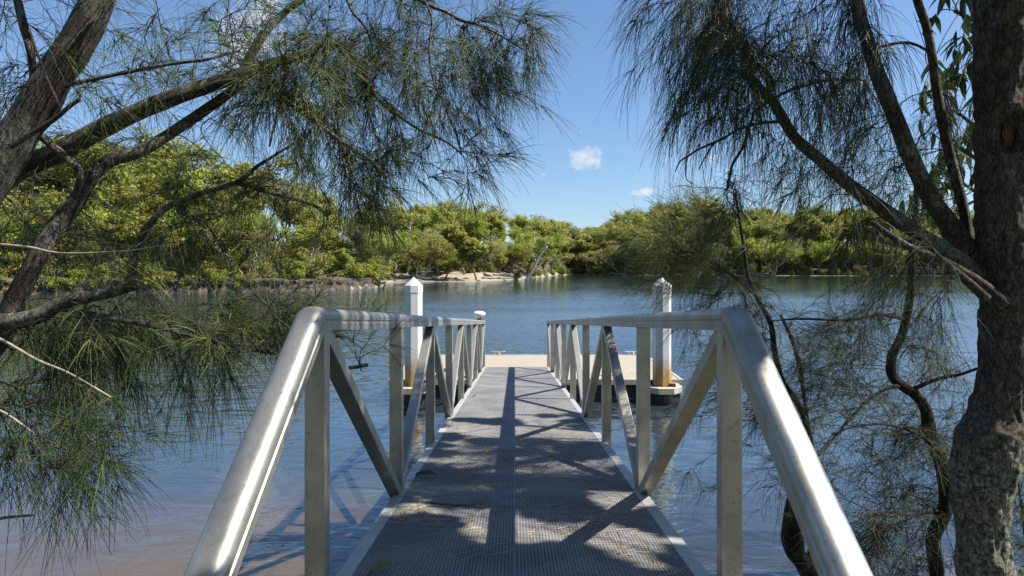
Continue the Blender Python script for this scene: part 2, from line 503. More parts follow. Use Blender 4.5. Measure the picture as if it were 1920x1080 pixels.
M['leaf_dark'] = leaf_mat('dark_leaves', (.10, .12, .026), (.22, .24, .05))
M['leaf_big'] = leaf_mat('broad_leaves', (.030, .055, .015), (.09, .135, .03), .4)
M['bark_pale'] = simple_mat('pale_gum_bark', (.40, .36, .30), .8, 0, .25, 3, .4, 12)
M['bark_far'] = simple_mat('grey_bark', (.17, .14, .11), .85, 0, .25, 3, .4, 12)
M['drift'] = simple_mat('driftwood', (.24, .205, .165), .85, 0, .25, 6, .4, 20)
def bank_mat():
    m, nt, o = new_mat('eroded_bank_earth'); g = N(nt); v = g.pos()
    n1 = g.noise(.9, g.mapv(v, (1, 1, 2.2)), 8, .72); n2 = g.noise(5, g.mapv(v, (1, 1, .5)), 6, .7)
    c = g.mix(g.step(n1, .36, .62), (.035, .028, .022), (.17, .135, .10))
    c = g.mix(g.math('MULTIPLY', g.step(n2, .52, .66), .7), c, (.035, .028, .02))
    g.principled(o, **{'Base Color': c, 'Roughness': .95, 'Normal': g.bump(g.math('ADD', n1, n2), 1.0, .25)})
    return m
M['bank'] = bank_mat()
M['rock'] = simple_mat('shore_rock', (.15, .125, .10), .9, 0, .35, 2, .7, 8)
M['water'] = water_mat()
M['ground'] = ground_mat()

# ------------------------------------------------------------------ the setting: terrain and water
_S = np.array([(-4000,60),(0,58),(530,64),(640,70),(712,77),(724,99),(780,104),(900,106),(960,118),(1000,140),(1050,185),(1075,200),
               (1095,198),(1130,186),(1200,178),(1500,174),(1750,172),(6000,168)], float)
def shore(px): return np.interp(px, _S[:, 0], _S[:, 1])

def smooth(a, b, x):
    t = np.clip((x - a) / (b - a), 0, 1); return t*t*(3 - 2*t)

def nval(x, y, s, seed=0.0):
    return mnoise.fractal(Vector((x*s + seed, y*s - seed, seed*.7)), 1.0, 2.0, 4)

def near_edge(X):
    """distance at which the near bank meets the water"""
    return 4.1 + .6*float(smooth(1.2, 2.8, X)) + .25*math.sin(X*1.7)

def ground_z(X, Y):
    """height and cover (0 silt, .25 sand under water, .5 beach, 1 forest floor)"""
    if Y < 35:
        d = Y - near_edge(X) + .4*nval(X, Y, .6)
        if d < 0:
            z = min(1.1, -d*.20) + .04*nval(X, Y, 2.5); cov = .27 + .73*float(smooth(.0, .25, -d))
        else:
            z = -.07*min(d, 5) - .16*max(0, min(d - 5, 14)) - .03*nval(X, Y, 1.2)*min(1, d)
            k = float(smooth(.2, 1.4, X))
            z -= .35*k*float(smooth(.2, 1.5, d))
            cov = .27*(1 - float(smooth(2.4 - 1.9*k, 5.5 - 3.2*k, d)))
        return z, cov
    px = CX + X / max(Y, 1) * FPX
    s = float(shore(px)); d = Y - s
    left = 1 - float(smooth(705, 735, px))
    beach = float(smooth(715, 740, px)) * (1 - float(smooth(960, 1010, px)))
    if d < 0:
        return max(-2.4, .10*d) , (.27*float(smooth(-4, 0, d)))
    rise = 1.35*float(smooth(0, 1.2, d))*left + (1-left)*(.07*min(d, 9) + .5*float(smooth(4, 8, d)))
    z = rise + .10*max(0, min(d, 70) - 6) + .12*nval(X, Y, .35)*min(1, d/3)
    cov = .5*beach + (1 - beach)*1.0
    cov = max(cov, float(smooth(8, 13, d)))
    if left < .5 and beach < .5: cov = .6 + .4*float(smooth(.3, 1.2, d))
    return z, cov

def build_ground():
    ys = np.concatenate([np.linspace(-14, 30, 110), np.geomspace(31, 55, 12), np.linspace(57, 118, 84), np.linspace(120, 215, 64), np.geomspace(222, 1600, 14)])
    ts = np.sinh(np.linspace(-2.4, 2.4, 190))/np.sinh(2.4)*2.6
    V, T = [], []
    for y in ys:
        w = max(y, 9.0)
        for t in ts:
            x = t*w
            z, c = ground_z(x, y)
            V.append((x, y, z)); T.append(c)
    nx = len(ts); F = []
    for i in range(len(ys)-1):
        for j in range(nx-1):
            a = i*nx + j
            F.append((a, a+1, a+nx+1, a+nx))
    o = np_mesh('ground', np.array(V), np.array(F), M['ground'], None, True, np.array(T))
    tag(o, kind='structure')
build_ground()

mb = MB()
mb.add([(-700, -12, 0), (700, -12, 0), (700, 420, 0), (-700, 420, 0)], [(0, 1, 2, 3)])
tag(mb.build('water', M['water']), kind='structure')

# eroded earth bank on the left shore
def eroded_bank():
    pxs = np.linspace(-260, 722, 330)
    prof = [(-.9, -.35), (-.35, .05), (-.1, .35), (.12, .7), (.02, 1.0), (-.12, 1.25), (.25, 1.42), (1.2, 1.46), (2.2, 1.3)]
    V, F = [], []
    for i, px in enumerate(pxs):
        s = float(shore(px)); taper = 1 - .75*float(smooth(690, 722, px))
        for k, (a, h) in enumerate(prof):
            q = Vector((px*.045, k*.55, 3.1))
            jit = mnoise.fractal(q*1.6, 1, 2, 4)*.55 + mnoise.noise(q*5)*.22
            Y = s + a - .3 + jit*(1 if k < 7 else .3)
            hh = h*(taper if h > 0 else 1)*(1 + .22*mnoise.noise(Vector((px*.02, 1.7, 0))))
            X = (px - CX)*s/FPX
            V.append((X + mnoise.noise(q*4 + Vector((9, 0, 0)))*.15, Y, hh + jit*.08))
    n = len(prof)
    for i in range(len(pxs)-1):
        for k in range(n-1):
            a = i*n + k
            F.append((a, a+n, a+n+1, a+1))
    o = np_mesh('river_bank', np.array(V), np.array(F), M['bank'], None, False)
    tag(o, kind='structure')
eroded_bank()

# ------------------------------------------------------------------ gangway
TAN = 105.0 / FPX
def deck_z(Y): return EYE - 1.0 - TAN*Y
BAY0, BAY, NP = 2.09, 1.40, 9
posts_y = [BAY0 + BAY*i for i in range(NP)]
posts_y[-1] = 13.22
Y_END = 13.25
gw = thing('gangway', (0, 7.4, deck_z(7.4)), 'sloping aluminium gangway with dark mesh deck and truss handrails leading down to the pontoon', 'gangway')

def rail_profile(w=.088, h=.08):
    r = .030; pts = []
    hw = w/2
    pts += [(-hw, 0), (hw, 0), (hw, .026), (hw-.004, .030), (hw-.004, .036), (hw, .040)]
    for i in range(6):
        a = math.radians(90*i/5); pts.append((hw - r + r*math.cos(a), h - r + r*math.sin(a)*1.0))
    for i in range(6):
        a = math.radians(90 + 90*i/5); pts.append((-hw + r + r*math.cos(a), h - r + r*math.sin(a)))
    pts += [(-hw, .040), (-hw+.004, .036), (-hw+.004, .030), (-hw, .026)]
    return pts
RP = rail_profile()
RB = .972                      # rail underside above the deck
X1 = Vector((1, 0, 0))
for side, xc in ((-1, -.703), (1, .765)):
    inner = xc - side*.037
    rail = MB()
    a = Vector((xc, 2.055, deck_z(2.055) + RB)); b = Vector((xc, Y_END + .03, deck_z(Y_END + .03) + RB))
    rail.prism(RP, a, b, X1, Vector((0, 0, 1)))
    rail_o = rail.build('handrail', M['alu'], gw, True, 0, 30)
    # sloping end rail with a rounded elbow
    er = MB()
    path = []
    sl = math.radians(38)
    top = Vector((xc, 2.052, deck_z(2.052) + RB))
    N_E = 7
    R_E = .05
    secs = []
    for i in range(N_E + 1):
        th = sl*i/N_E
        c = top + Vector((0, -R_E*math.sin(th), -R_E*(1 - math.cos(th))))
        secs.append((c, Vector((0, -math.sin(th), math.cos(th)))))
    c0 = secs[-1][0]
    L = 1.28
    secs.append((c0 + Vector((0, -math.cos(sl), -math.sin(sl)))*L, secs[-1][1]))
    n = len(RP); sc = 1.06
    vs_, fs_ = [], []
    for c, vdir in secs:
        for p in RP: vs_.append(c + X1*p[0]*sc + vdir*p[1]*sc)
    for i in range(len(secs)-1):
        for j in range(n):
            fs_.append((i*n+j, i*n+(j+1) % n, (i+1)*n+(j+1) % n, (i+1)*n+j))
    fs_.append(tuple(range(n-1,-1,-1))); fs_.append(tuple((len(secs)-1)*n+j for j in range(n)))
    er.add(vs_, fs_)
    er.build('end_rail', M['alu'], rail_o, True, 0, 30)
    # posts
    for y in posts_y:
        p = MB()
        zt = deck_z(y) + RB + .001
        p.box(xc-.037, xc+.037, y-.0275, y+.0275, deck_z(y) - .055, zt)
        p.build('post', M['alu'], gw, False, .004)
    # diagonals: down to every second post foot
    for i in range(NP - 1):
        ya, yb = posts_y[i], posts_y[i+1]
        if i % 2 == 0:   # from the top of post i down to the foot of post i+1
            A = Vector((xc, ya + .03, deck_z(ya) + RB - .012)); B = Vector((xc, yb - .03, deck_z(yb) + .005))
        else:
            A = Vector((xc, ya + .03, deck_z(ya) + .005)); B = Vector((xc, yb - .03, deck_z(yb) + RB - .012))
        d = (B - A).normalized(); up = Vector((0, -d.z, d.y))
        A = A - d*.02 ; B = B + d*.02
        m_ = MB()
        m_.prism([(-.034, -.026), (.034, -.026), (.034, .026), (-.034, .026)], A, B, X1, up)
        m_.build('diagonal_brace', M['alu'], gw, False, .004)
    # bottom chord (pale strip beside the mesh)
    ch = MB()
    xa, xb = (-.703, -.643) if side < 0 else (.709, .773)
    y0, y1 = 1.0, Y_END
    prof = [(xa, -.062), (xb, -.062), (xb, .004), (xa, .004)]
    ch.prism(prof, Vector((0, y0, deck_z(y0))), Vector((0, y1, deck_z(y1))), X1, Vector((0, 0, 1)))
    ch.build('bottom_chord', M['alu_pale'], gw, False, .003)

def grating(x0, x1):
    g = MB()
    y0, y1 = 1.0, 13.2
    nb = int(round((x1 - x0)/.0148))
    for i in range(nb + 1):
        x = x0 + (x1 - x0)*i/nb
        w = .0042
        g.prism([(x-w, -.026), (x+w, -.026), (x+w, 0), (x-w, 0)], Vector((0, y0, deck_z(y0))), Vector((0, y1, deck_z(y1))), X1, Vector((0, 0, 1)))
    nc = int((y1 - y0)/.0215)
    for i in range(nc + 1):
        y = y0 + (y1-y0)*i/nc
        z = deck_z(y) - .0004
        h = .0056
        g.add([(x0, y-h, z-.006-TAN*-h), (x1, y-h, z-.006+TAN*h), (x1, y+h, z-.006-TAN*h), (x0, y+h, z-.006-TAN*h),
               (x0, y-h, z+TAN*h), (x1, y-h, z+TAN*h), (x1, y+h, z-TAN*h), (x0, y+h, z-TAN*h)],
              [(3,2,1,0),(4,5,6,7),(0,1,5,4),(2,3,7,6)])
    return g.build('mesh_deck', M['grating'], gw)
grating(-.637, -.004)
grating(.004, .703)
# weld beads where the posts meet the rails and chord, and the seam caps at the elbows
wb = None
for side, xc in ((-1, -.703), (1, .765)):
    for y in posts_y:
        z = deck_z(y) + RB - .001
        if wb is None:
            m_ = MB()
            m_.tube([Vector((-.039, -.03, 0)), Vector((.039, -.03, 0)), Vector((.039, .03, 0)), Vector((-.039, .03, 0)), Vector((-.039, -.03, 0))], .0042, 6, False, .35)
            wb = m_.build('weld_bead', M['galv'], gw); o = wb
        else:
            o = wb.copy(); COL.objects.link(o)
        o.location = Vector((xc, y, z)) - gw.location
    m_ = MB(); m_.prism([(a*1.03, b*1.02 - .001) for a, b in RP], Vector((xc, 2.058, deck_z(2.058) + RB)), Vector((xc, 2.064, deck_z(2.064) + RB)), X1, Vector((0, 0, 1)))
    m_.build('rail_seam', M['galv'], gw)
# cross bearers under the mesh and bolt heads at the centre seam
for y in [1.4 + .7*i for i in range(17)]:
    c = MB(); c.box(-.642, .708, y-.03, y+.03, deck_z(y)-.085, deck_z(y)-.032); c.build('cross_bearer', M['alu'], gw)
b0 = None
for y in (2.55, 3.55, 4.95, 6.4, 8.4, 10.4, 12.3):
    if b0 is None:
        c = MB(); c.lathe((0, 0, 0), [(.009, 0), (.009, .003), (.005, .006)], 8)
        b0 = c.build('bolt', M['galv'], gw); b0.location = Vector((.014, y, deck_z(y))) - gw.location
    else:
        o = b0.copy(); COL.objects.link(o); o.location = Vector((.014, y, deck_z(y))) - gw.location
for y in (3.2, 5.95, 8.7, 11.45):
    c = MB(); c.prism([(-.637, -.02), (.703, -.02), (.703, .0022), (-.637, .0022)], Vector((0, y-.009, deck_z(y-.009))), Vector((0, y+.009, deck_z(y+.009))), X1, Vector((0, 0, 1)))
    c.build('panel_joint', M['grating'], gw)
# landing flap at the foot of the gangway
c = MB(); y0 = 13.2
c.add([(-.62, y0+.004, deck_z(y0)), (.69, y0+.004, deck_z(y0)), (.69, y0+.30, .392), (-.62, y0+.30, .392),
       (-.62, y0+.004, deck_z(y0)-.02), (.69, y0+.004, deck_z(y0)-.02), (.69, y0+.30, .382), (-.62, y0+.30, .382)],
      [(0,1,2,3),(7,6,5,4),(0,4,5,1),(1,5,6,2),(2,6,7,3),(3,7,4,0)])
c.build('landing_flap', M['alu'], gw)

# ------------------------------------------------------------------ pontoon
PZ = .38
PX0, PX1, PY0, PY1 = -2.60, 3.46, 12.03, 15.4
pt = thing('pontoon', ((PX0+PX1)/2, (PY0+PY1)/2, 0), 'floating pontoon with sandy coloured deck and cream edging at the foot of the gangway', 'pontoon')
c = MB(); c.box(PX0+.07, PX1-.07, PY0+.07, PY1-.07, PZ-.2, PZ); c.build('deck', M['concrete'], pt, False, .004)
for bx in ((PX0, PX1, PY0, PY0+.068), (PX0, PX1, PY1-.068, PY1), (PX0, PX0+.068, PY0+.07, PY1-.07), (PX1-.068, PX1, PY0+.07, PY1-.07)):
    c = MB(); c.box(*bx, PZ-.11, PZ+.012); c.build('edge_trim', M['trim'], pt, False, .01)
c = MB(); c.box(PX0+.04, PX1-.04, PY0+.04, PY1-.04, -.35, PZ-.115); c.build('float', M['rubber'], pt, False, .02)
def cleat(x, y):
    c = MB()
    for dx in (-.06, .06): c.lathe((x+dx, y, PZ+.012), [(.03, 0), (.02, .015), (.016, .06)], 10)
    pts = [Vector((x + t*.21, y, PZ + .082 + .02*abs(t)**2)) for t in np.linspace(-1, 1, 9)]
    c.tube(pts, [.009 + .012*(1-abs(t)) for t in np.linspace(-1, 1, 9)], 8)
    c.build('cleat', M['galv'], pt, True)
cleat(-.46, PY1-.034); cleat(3.05, PY1-.034); cleat(1.9, PY0+.034)

PILES = []
def pile(px, label):
    Y = 11.72
    base = P(px, 500, Y)
    r = 16.2*Y/FPX/math.cos(math.pi/8)
    t = thing('mooring_pile', (base.x, Y, 0), label, 'pile', 'white mooring piles of the pontoon')
    zt, zs, zc = P(px, 519, Y).z, P(px, 535, Y).z, P(px, 548.5, Y).z
    c = MB(); c.lathe((base.x, Y, 0), [(r*.985, -2.2), (r*.985, zc + .02)], 8, math.pi/8 + .25)
    c.build('shaft', M['pile'], t, False, .006)
    c = MB(); c.lathe((base.x, Y, 0), [(r*1.03, zc), (r*1.03, zs), (r*.06, zt - .01), (.004, zt)], 8, math.pi/8 + .25)
    c.build('cap', M['pile'], t, False, .005)
    # bracket ring on the pontoon
    ring = MB()
    k = 8
    ro, ri = r + .21, r + .045
    vs_, fs_ = [], []
    z0, z1 = PZ-.16, PZ-.04
    for rr, zz in ((ri, z0), (ro, z0), (ro, z1), (ri, z1)):
        for j in range(k):
            a = 2*math.pi*j/k + math.pi/8
            vs_.append((base.x + rr*math.cos(a), Y + rr*math.sin(a), zz))
    for q in range(4):
        for j in range(k):
            fs_.append((q*k+j, q*k+(j+1) % k, ((q+1) % 4)*k+(j+1) % k, ((q+1) % 4)*k+j))
    ring.add(vs_, fs_)
    br = ring.build('pile_bracket', M['trim'], pt, False, .006)
    for j in range(4):
        a = math.pi/4 + j*math.pi/2
        rl = MB()
        cx_, cy_ = base.x + (r+.055)*math.cos(a), Y + (r+.055)*math.sin(a)
        rl.box(cx_-.05, cx_+.05, cy_-.05, cy_+.05, z1, z1+.06); rl.build('roller_block', M['rubber'], br, False, .008)
    # dark collar below
    c = MB(); c.lathe((base.x, Y, 0), [(r*1.12, -.3), (r*1.12, z0-.01)], 12); c.build('dark_collar', M['rubber'], t)
pile(775.5, 'white pile with cone cap and rusty foot behind the left handrail')
pile(1241, 'white pile with cone cap crossed by hanging needles behind the right handrail')

# small solar lamp on the far end of the left handrail
lp = Vector((-.78, 12.9, deck_z(12.9) + RB + .08))
lamp = thing('solar_lamp', lp, 'small round frosted lamp at the far end of the left handrail', 'lamp')
c = MB(); c.box(lp.x-.05, lp.x+.07, lp.y-.05, lp.y+.05, lp.z, lp.z+.012); c.lathe((lp.x, lp.y, lp.z), [(.05, .012), (.045, .05)], 14); c.build('base', M['rubber'], lamp)
c = MB(); c.lathe((lp.x, lp.y, lp.z), [(.075, .05), (.125, .11), (.14, .14), (.135, .165), (.10, .19), (.05, .203), (.004, .206)], 20); c.build('lamp_shade', M['lens'], lamp, True)

# ------------------------------------------------------------------ needles and twigs
class Tree:
    def __init__(s): s.tw = MB(); s.B = []; s.D = []; s.L = []; s.R = []; s.G = []; s.T = []
    def needle(s, p, d, L, r, g, t):
        s.B.append(p); s.D.append(d); s.L.append(L); s.R.append(r); s.G.append(g); s.T.append(t)
    def build(s, root, mat, twigmat=None):
        if s.B: needles_mesh('needles', s.B, s.D, s.L, s.R, s.G, s.T, mat, root)
        if s.tw.n: s.tw.build('twigs', twigmat or M['twig'], root, True)['kind'] = 'stuff'

def needles_mesh(name, B, D, L, R, G, T, mat, root, K=4):
    B = np.array(B, float); D = np.array(D, float); L = np.array(L)[:, None]; R = np.array(R)[:, None]; G = np.array(G)[:, None]
    n = len(B)
    D /= np.linalg.norm(D, axis=1, keepdims=True)
    rv = rng.normal(size=(n, 3)); U = np.cross(D, rv); U /= np.linalg.norm(U, axis=1, keepdims=True)
    W = np.cross(D, U)
    curl = rng.normal(0, .10, (n, 1))
    down = np.array([0, 0, -1.0])
    V = np.zeros((n, K+1, 3, 3))
    for i in range(K+1):
        s = i/K
        c = B + D*L*s*(1 - .25*G*s) + down*(G*L*s*s*.8) + U*(curl*L*s*s)
        r = R*(1 - .55*s)
        for j in range(3):
            a = 2*math.pi*j/3
            V[:, i, j] = c + (U*math.cos(a) + W*math.sin(a))*r
    idx = np.arange(n)[:, None]*((K+1)*3)
    F = []
    for i in range(K):
        for j in range(3):
            a, b = i*3+j, i*3+(j+1) % 3
            F.append(np.concatenate([idx+a, idx+b, idx+b+3, idx+a+3], axis=1))
    F = np.concatenate(F)
    tint = np.repeat(np.array(T), (K+1)*3)
    o = np_mesh(name, V.reshape(-1, 3), F, mat, root, True, tint)
    o['kind'] = 'stuff'
    return o

def rv(s=1.0): return Vector((random.gauss(0, s), random.gauss(0, s), random.gauss(0, s)))

def brush(tr, pts, s0, n, L, r, g, spread=.55, tip=.35):
    """needles along the polyline pts from fraction s0 to its tip"""
    m = len(pts) - 1
    base_t = random.betavariate(1.3, 2.2)
    for _ in range(n):
        s = 1.0 - abs(random.gauss(0, .03)) if random.random() < tip else random.uniform(s0, 1)
        s = max(0, min(.999, s))
        i = int(s*m); f = s*m - i
        p = pts[i].lerp(pts[i+1], f)
        t = (pts[i+1] - pts[i]).normalized()
        d = (t + rv(spread)).normalized()
        if d.dot(t) < -.1: d = d - t*2*d.dot(t)
        tt = min(.9, max(0, base_t*.6 + random.random()*.38))
        if random.random() < .015: tt = 1.0
        tr.needle(p, d, L*random.uniform(.55, 1.15), r*random.uniform(.75, 1.15), g*random.uniform(.4, 1.3), tt)

def nearest(limb, tgt, k=6):
    ds = sorted(range(len(limb)), key=lambda i: (limb[i] - tgt).length)
    return limb[random.choice(ds[:k])]

def spray(tr, limb, tgt, edir, n=90, L=.24, r=.0011, g=.5, rad=.005, sub=3, spread=.5):
    """a twig from the nearest limb point to tgt, ending in a brush of needles with a few side twigs"""
    A = nearest(limb, tgt)
    dist = (tgt - A).length
    ctrl = A.lerp(tgt, .5) + Vector((0, 0, .12*dist)) + rv(.08*dist)
    e = (Vector(edir) + rv(.35)).normalized()
    end = tgt + e*random.uniform(.12, .28)
    c2 = tgt
    pts = []
    m = max(8, int(dist/.06))
    wob = rv(.02)
    for i in range(m+1):
        t = i/m
        pts.append(A*(1-t)**3 + ctrl*3*(1-t)**2*t + c2*3*(1-t)*t*t + end*t**3 + wob*math.sin(t*9 + wob.x*60))
    tr.tw.tube(pts, [max(.0012, rad*(1 - .8*i/m)) for i in range(m+1)], 5, False)
    q = max(0.0, 1 - .5/max(dist, .3))
    k = int(m*q)
    seg = pts[min(k, m-3):]
    brush(tr, seg, 0, int(n*.45), L, r, g, spread)
    for _ in range(sub):
        i = random.randrange(max(0, len(seg)-5), len(seg)-1) if random.random() < .6 else random.randrange(0, len(seg)-1)
        p = seg[i]; t = (seg[i+1] - seg[i]).normalized()
        d = (t*.9 + rv(.55)).normalized()
        Ls = random.uniform(.10, .30)
        sp = [p + d*Ls*s + Vector((0, 0, -.22*g*Ls*s*s)) + rv(.004) for s in (0, .25, .5, .75, 1)]
        tr.tw.tube(sp, [.002, .0018, .0016, .0014, .001], 4, False)
        brush(tr, sp, .2, int(n*.55/sub), L, r, g, spread)

def limb(root, pts, name='branch', mat='bark', wob=.10, k=10, per=7):
    """pts (px, py, depth, width in px): a tapered limb; returns its centre line"""
    q = [(P(a, b, Y), w/2*Y/FPX) for a, b, Y, w in pts]
    c, r = catmull(q, per)
    m = MB(); m.tube(c, r, k, True, wob)
    m.build(name, M[mat], root, True)
    return c

def in_rect(x0, x1, y0, y1, Y0, Y1):
    return P(random.uniform(x0, x1), random.uniform(y0, y1), random.uniform(Y0, Y1))

def leaf_cloud(centres, radii, per, size, flat=.75, elong=1.0):
    """leaf-sized quads spread through clumps"""
    n = len(centres)*per
    C_ = np.repeat(np.array(centres), per, axis=0); R_ = np.repeat(np.array(radii), per)[:, None]
    d = rng.normal(size=(n, 3)); d /= np.linalg.norm(d, axis=1, keepdims=True)
    rad = rng.random((n, 1))**.45
    Pp = C_ + d*rad*R_*np.array([1, 1, flat])
    nrm = rng.normal(size=(n, 3))*.6 + d*.8; nrm[:, 2] += .45; nrm[:, 0] += .45
    nrm /= np.linalg.norm(nrm, axis=1, keepdims=True)
    u = np.cross(nrm, rng.normal(size=(n, 3))); u /= np.linalg.norm(u, axis=1, keepdims=True)
    w = np.cross(nrm, u)
    sz = size*rng.uniform(.6, 1.3, (n, 1))
    a = u*sz*elong; b = w*sz*.55
    bend = nrm*sz*.25
    V = np.stack([Pp - a, Pp - b + bend, Pp + a, Pp + b + bend], axis=1).reshape(-1, 3)
    F = np.arange(n*4).reshape(-1, 4)
    clump = np.repeat(rng.random(len(centres)), per)
    tint = np.clip(clump*.6 + rng.random(n)*.45, 0, 1)
    return V, F, np.repeat(tint, 4)

# ------------------------------------------------------------------ left she-oak
lt = thing('she_oak_tree', P(-330, 1130, 3.5), 'she-oak with several leaning limbs and drooping needles on the left bank', 'tree')
T = Tree()
base = [(-330, 1130, 3.5, 110), (-250, 900, 3.45, 95), (-170, 640, 3.35, 85)]
limb(lt, base + [(-90, 470, 3.25, 75), (-20, 330, 3.2, 70), (40, 240, 3.2, 64), (90, 165, 3.2, 60), (135, 95, 3.2, 57), (180, 10, 3.2, 54), (225, -90, 3.2, 50), (290, -240, 3.3, 42), (380, -420, 3.4, 30)], 'trunk', 'bark', .16, 14)
C = []
L2 = limb(lt, [(-150, 560, 3.4, 50), (-60, 400, 3.45, 46), (10, 333, 3.5, 44), (60, 305, 3.5, 42), (110, 286, 3.5, 38), (200, 237, 3.5, 34), (300, 192, 3.5, 31), (400, 157, 3.55, 28), (465, 135, 3.6, 25), (520, 117, 3.6, 20), (580, 100, 3.65, 17), (650, 76, 3.7, 12)], 'branch', 'bark', .12)
L3 = limb(lt, [(-180, 760, 3.4, 60), (-60, 690, 3.35, 50), (5, 620, 3.3, 42), (30, 560, 3.3, 36), (60, 500, 3.3, 32), (95, 440, 3.35, 32), (145, 375, 3.4, 30), (175, 325, 3.4, 28), (210, 300, 3.45, 25), (270, 280, 3.5, 22), (350, 230, 3.6, 20), (415, 185, 3.6, 18), (450, 155, 3.65, 17), (465, 115, 3.7, 17), (490, 70, 3.7, 16), (525, 30, 3.8, 14), (565, 0, 3.8, 12), (620, -50, 3.9, 10)], 'branch', 'bark', .12)
L4 = limb(lt, [(-140, 640, 3.1, 40), (-30, 608, 3.1, 34), (30, 602, 3.1, 32), (75, 590, 3.1, 31), (110, 570, 3.1, 27), (150, 560, 3.1, 24), (200, 551, 3.1, 21), (240, 539, 3.1, 20), (264, 531, 3.1, 19)], 'branch', 'bark', .14)
L4b = limb(lt, [(238, 540, 3.1, 14), (247, 510, 3.12, 13), (250, 480, 3.15, 13), (262, 450, 3.15, 13), (285, 415, 3.2, 13), (318, 386, 3.25, 11), (380, 362, 3.3, 10), (445, 341, 3.4, 9), (485, 310, 3.5, 7), (530, 282, 3.6, 5), (575, 254, 3.7, 4)], 'branch', 'bark', .1, 8)
L4c = limb(lt, [(440, 342, 3.4, 8), (500, 360, 3.4, 7), (548, 372, 3.4, 7), (585, 384, 3.4, 6), (604, 396, 3.4, 5), (612, 406, 3.4, 4)], 'branch', 'bark', .1, 8)
L5 = limb(lt, [(20, -60, 3.1, 15), (33, 0, 3.1, 15), (45, 50, 3.1, 15), (57, 95, 3.1, 14), (62, 140, 3.15, 12), (66, 200, 3.2, 12)], 'branch', 'bark', .1, 8)
L6 = limb(lt, [(55, 55, 3.05, 5), (68, 95, 3.05, 5), (90, 150, 3.05, 5), (112, 200, 3.05, 4)], 'branch', 'bark', .1, 6)
L7 = limb(lt, [(100, 166, 3.2, 9), (160, 152, 3.2, 8), (240, 135, 3.25, 7), (320, 120, 3.3, 6), (385, 112, 3.3, 5), (450, 95, 3.4, 4)], 'branch', 'bark', .1, 7)
L9 = limb(lt, [(20, 275, 3.1, 10), (60, 250, 3.1, 10), (100, 225, 3.1, 9), (130, 200, 3.1, 8), (150, 186, 3.1, 7)], 'branch', 'bark', .1, 7)
L8 = limb(lt, [(78, 255, 3.3, 16), (100, 275, 3.3, 15), (130, 300, 3.3, 14), (150, 325, 3.3, 13), (140, 370, 3.35, 10)], 'branch', 'bark', .1, 7)
L11 = limb(lt, [(480, -160, 3.6, 16), (600, -110, 3.6, 12), (700, -55, 3.6, 9), (790, 2, 3.6, 7), (835, 22, 3.6, 6), (868, 39, 3.6, 6), (902, 48, 3.6, 5), (948, 72, 3.6, 4), (980, 92, 3.6, 3)], 'branch', 'bark', .08, 7)
L13 = limb(lt, [(640, 78, 3.7, 13), (662, 110, 3.65, 11), (685, 155, 3.6, 8), (718, 195, 3.6, 7), (747, 218, 3.6, 6), (790, 245, 3.6, 5), (838, 267, 3.6, 4), (866, 290, 3.6, 3)], 'branch', 'bark', .08, 7)
L12 = limb(lt, [(470, 130, 3.6, 12), (530, 185, 3.5, 9), (600, 236, 3.4, 8), (645, 268, 3.4, 7), (690, 297, 3.4, 6), (703, 312, 3.4, 5), (713, 330, 3.4, 4)], 'branch', 'bark', .08, 7)
L15 = limb(lt, [(100, 574, 3.1, 14), (180, 592, 3.1, 12), (290, 612, 3.1, 10), (380, 636, 3.1, 8), (425, 646, 3.1, 8), (480, 656, 3.12, 8), (530, 667, 3.15, 7), (600, 684, 3.2, 6), (652, 690, 3.2, 7), (690, 684, 3.2, 7)], 'branch', 'bark', .1, 7)
L16 = limb(lt, [(-60, 620, 2.9, 6), (0, 636, 2.9, 6), (70, 675, 2.9, 5), (130, 700, 2.9, 4), (210, 746, 2.9, 3)], 'branch', 'twig_pale', .1, 6)
L17 = limb(lt, [(-60, 752, 2.9, 5), (0, 770, 2.9, 5), (40, 795, 2.9, 4), (66, 815, 2.9, 3)], 'branch', 'twig_pale', .1, 6)
L18 = limb(lt, [(-60, 985, 2.8, 7), (0, 972, 2.8, 6), (35, 968, 2.8, 5), (63, 966, 2.8, 4)], 'branch', 'bark', .1, 6)
L19 = limb(lt, [(-40, 455, 3.1, 5), (50, 463, 3.1, 5), (120, 475, 3.1, 4), (240, 470, 3.1, 3), (305, 460, 3.1, 3)], 'branch', 'twig_pale', .1, 6)
L20 = limb(lt, [(535, 60, 3.3, 6), (538, 110, 3.3, 6), (530, 165, 3.3, 6), (518, 220, 3.3, 5), (505, 275, 3.3, 4)], 'branch', 'twig_pale', .1, 6)
L21 = limb(lt, [(640, -30, 3.5, 7), (660, 20, 3.5, 6), (690, 60, 3.5, 5), (705, 130, 3.5, 4), (700, 150, 3.5, 3)], 'branch', 'bark', .1, 6)
L22 = limb(lt, [(790, -10, 3.5, 5), (810, 35, 3.5, 5), (805, 90, 3.5, 4), (812, 150, 3.5, 4), (830, 190, 3.5, 3), (850, 240, 3.55, 3), (862, 270, 3.55, 3)], 'branch', 'bark', .1, 6)
L23 = limb(lt, [(-120, 830, 3.0, 8), (-20, 850, 3.0, 7), (60, 870, 3.0, 6), (120, 880, 3.0, 4)], 'branch', 'bark', .1, 6)
ALL = L2 + L3 + L4 + L4b + L4c + L5 + L7 + L9 + L11 + L13 + L12 + L15
UP = L2[20:] + L3[60:] + L11 + L13 + L12 + L21 + L22
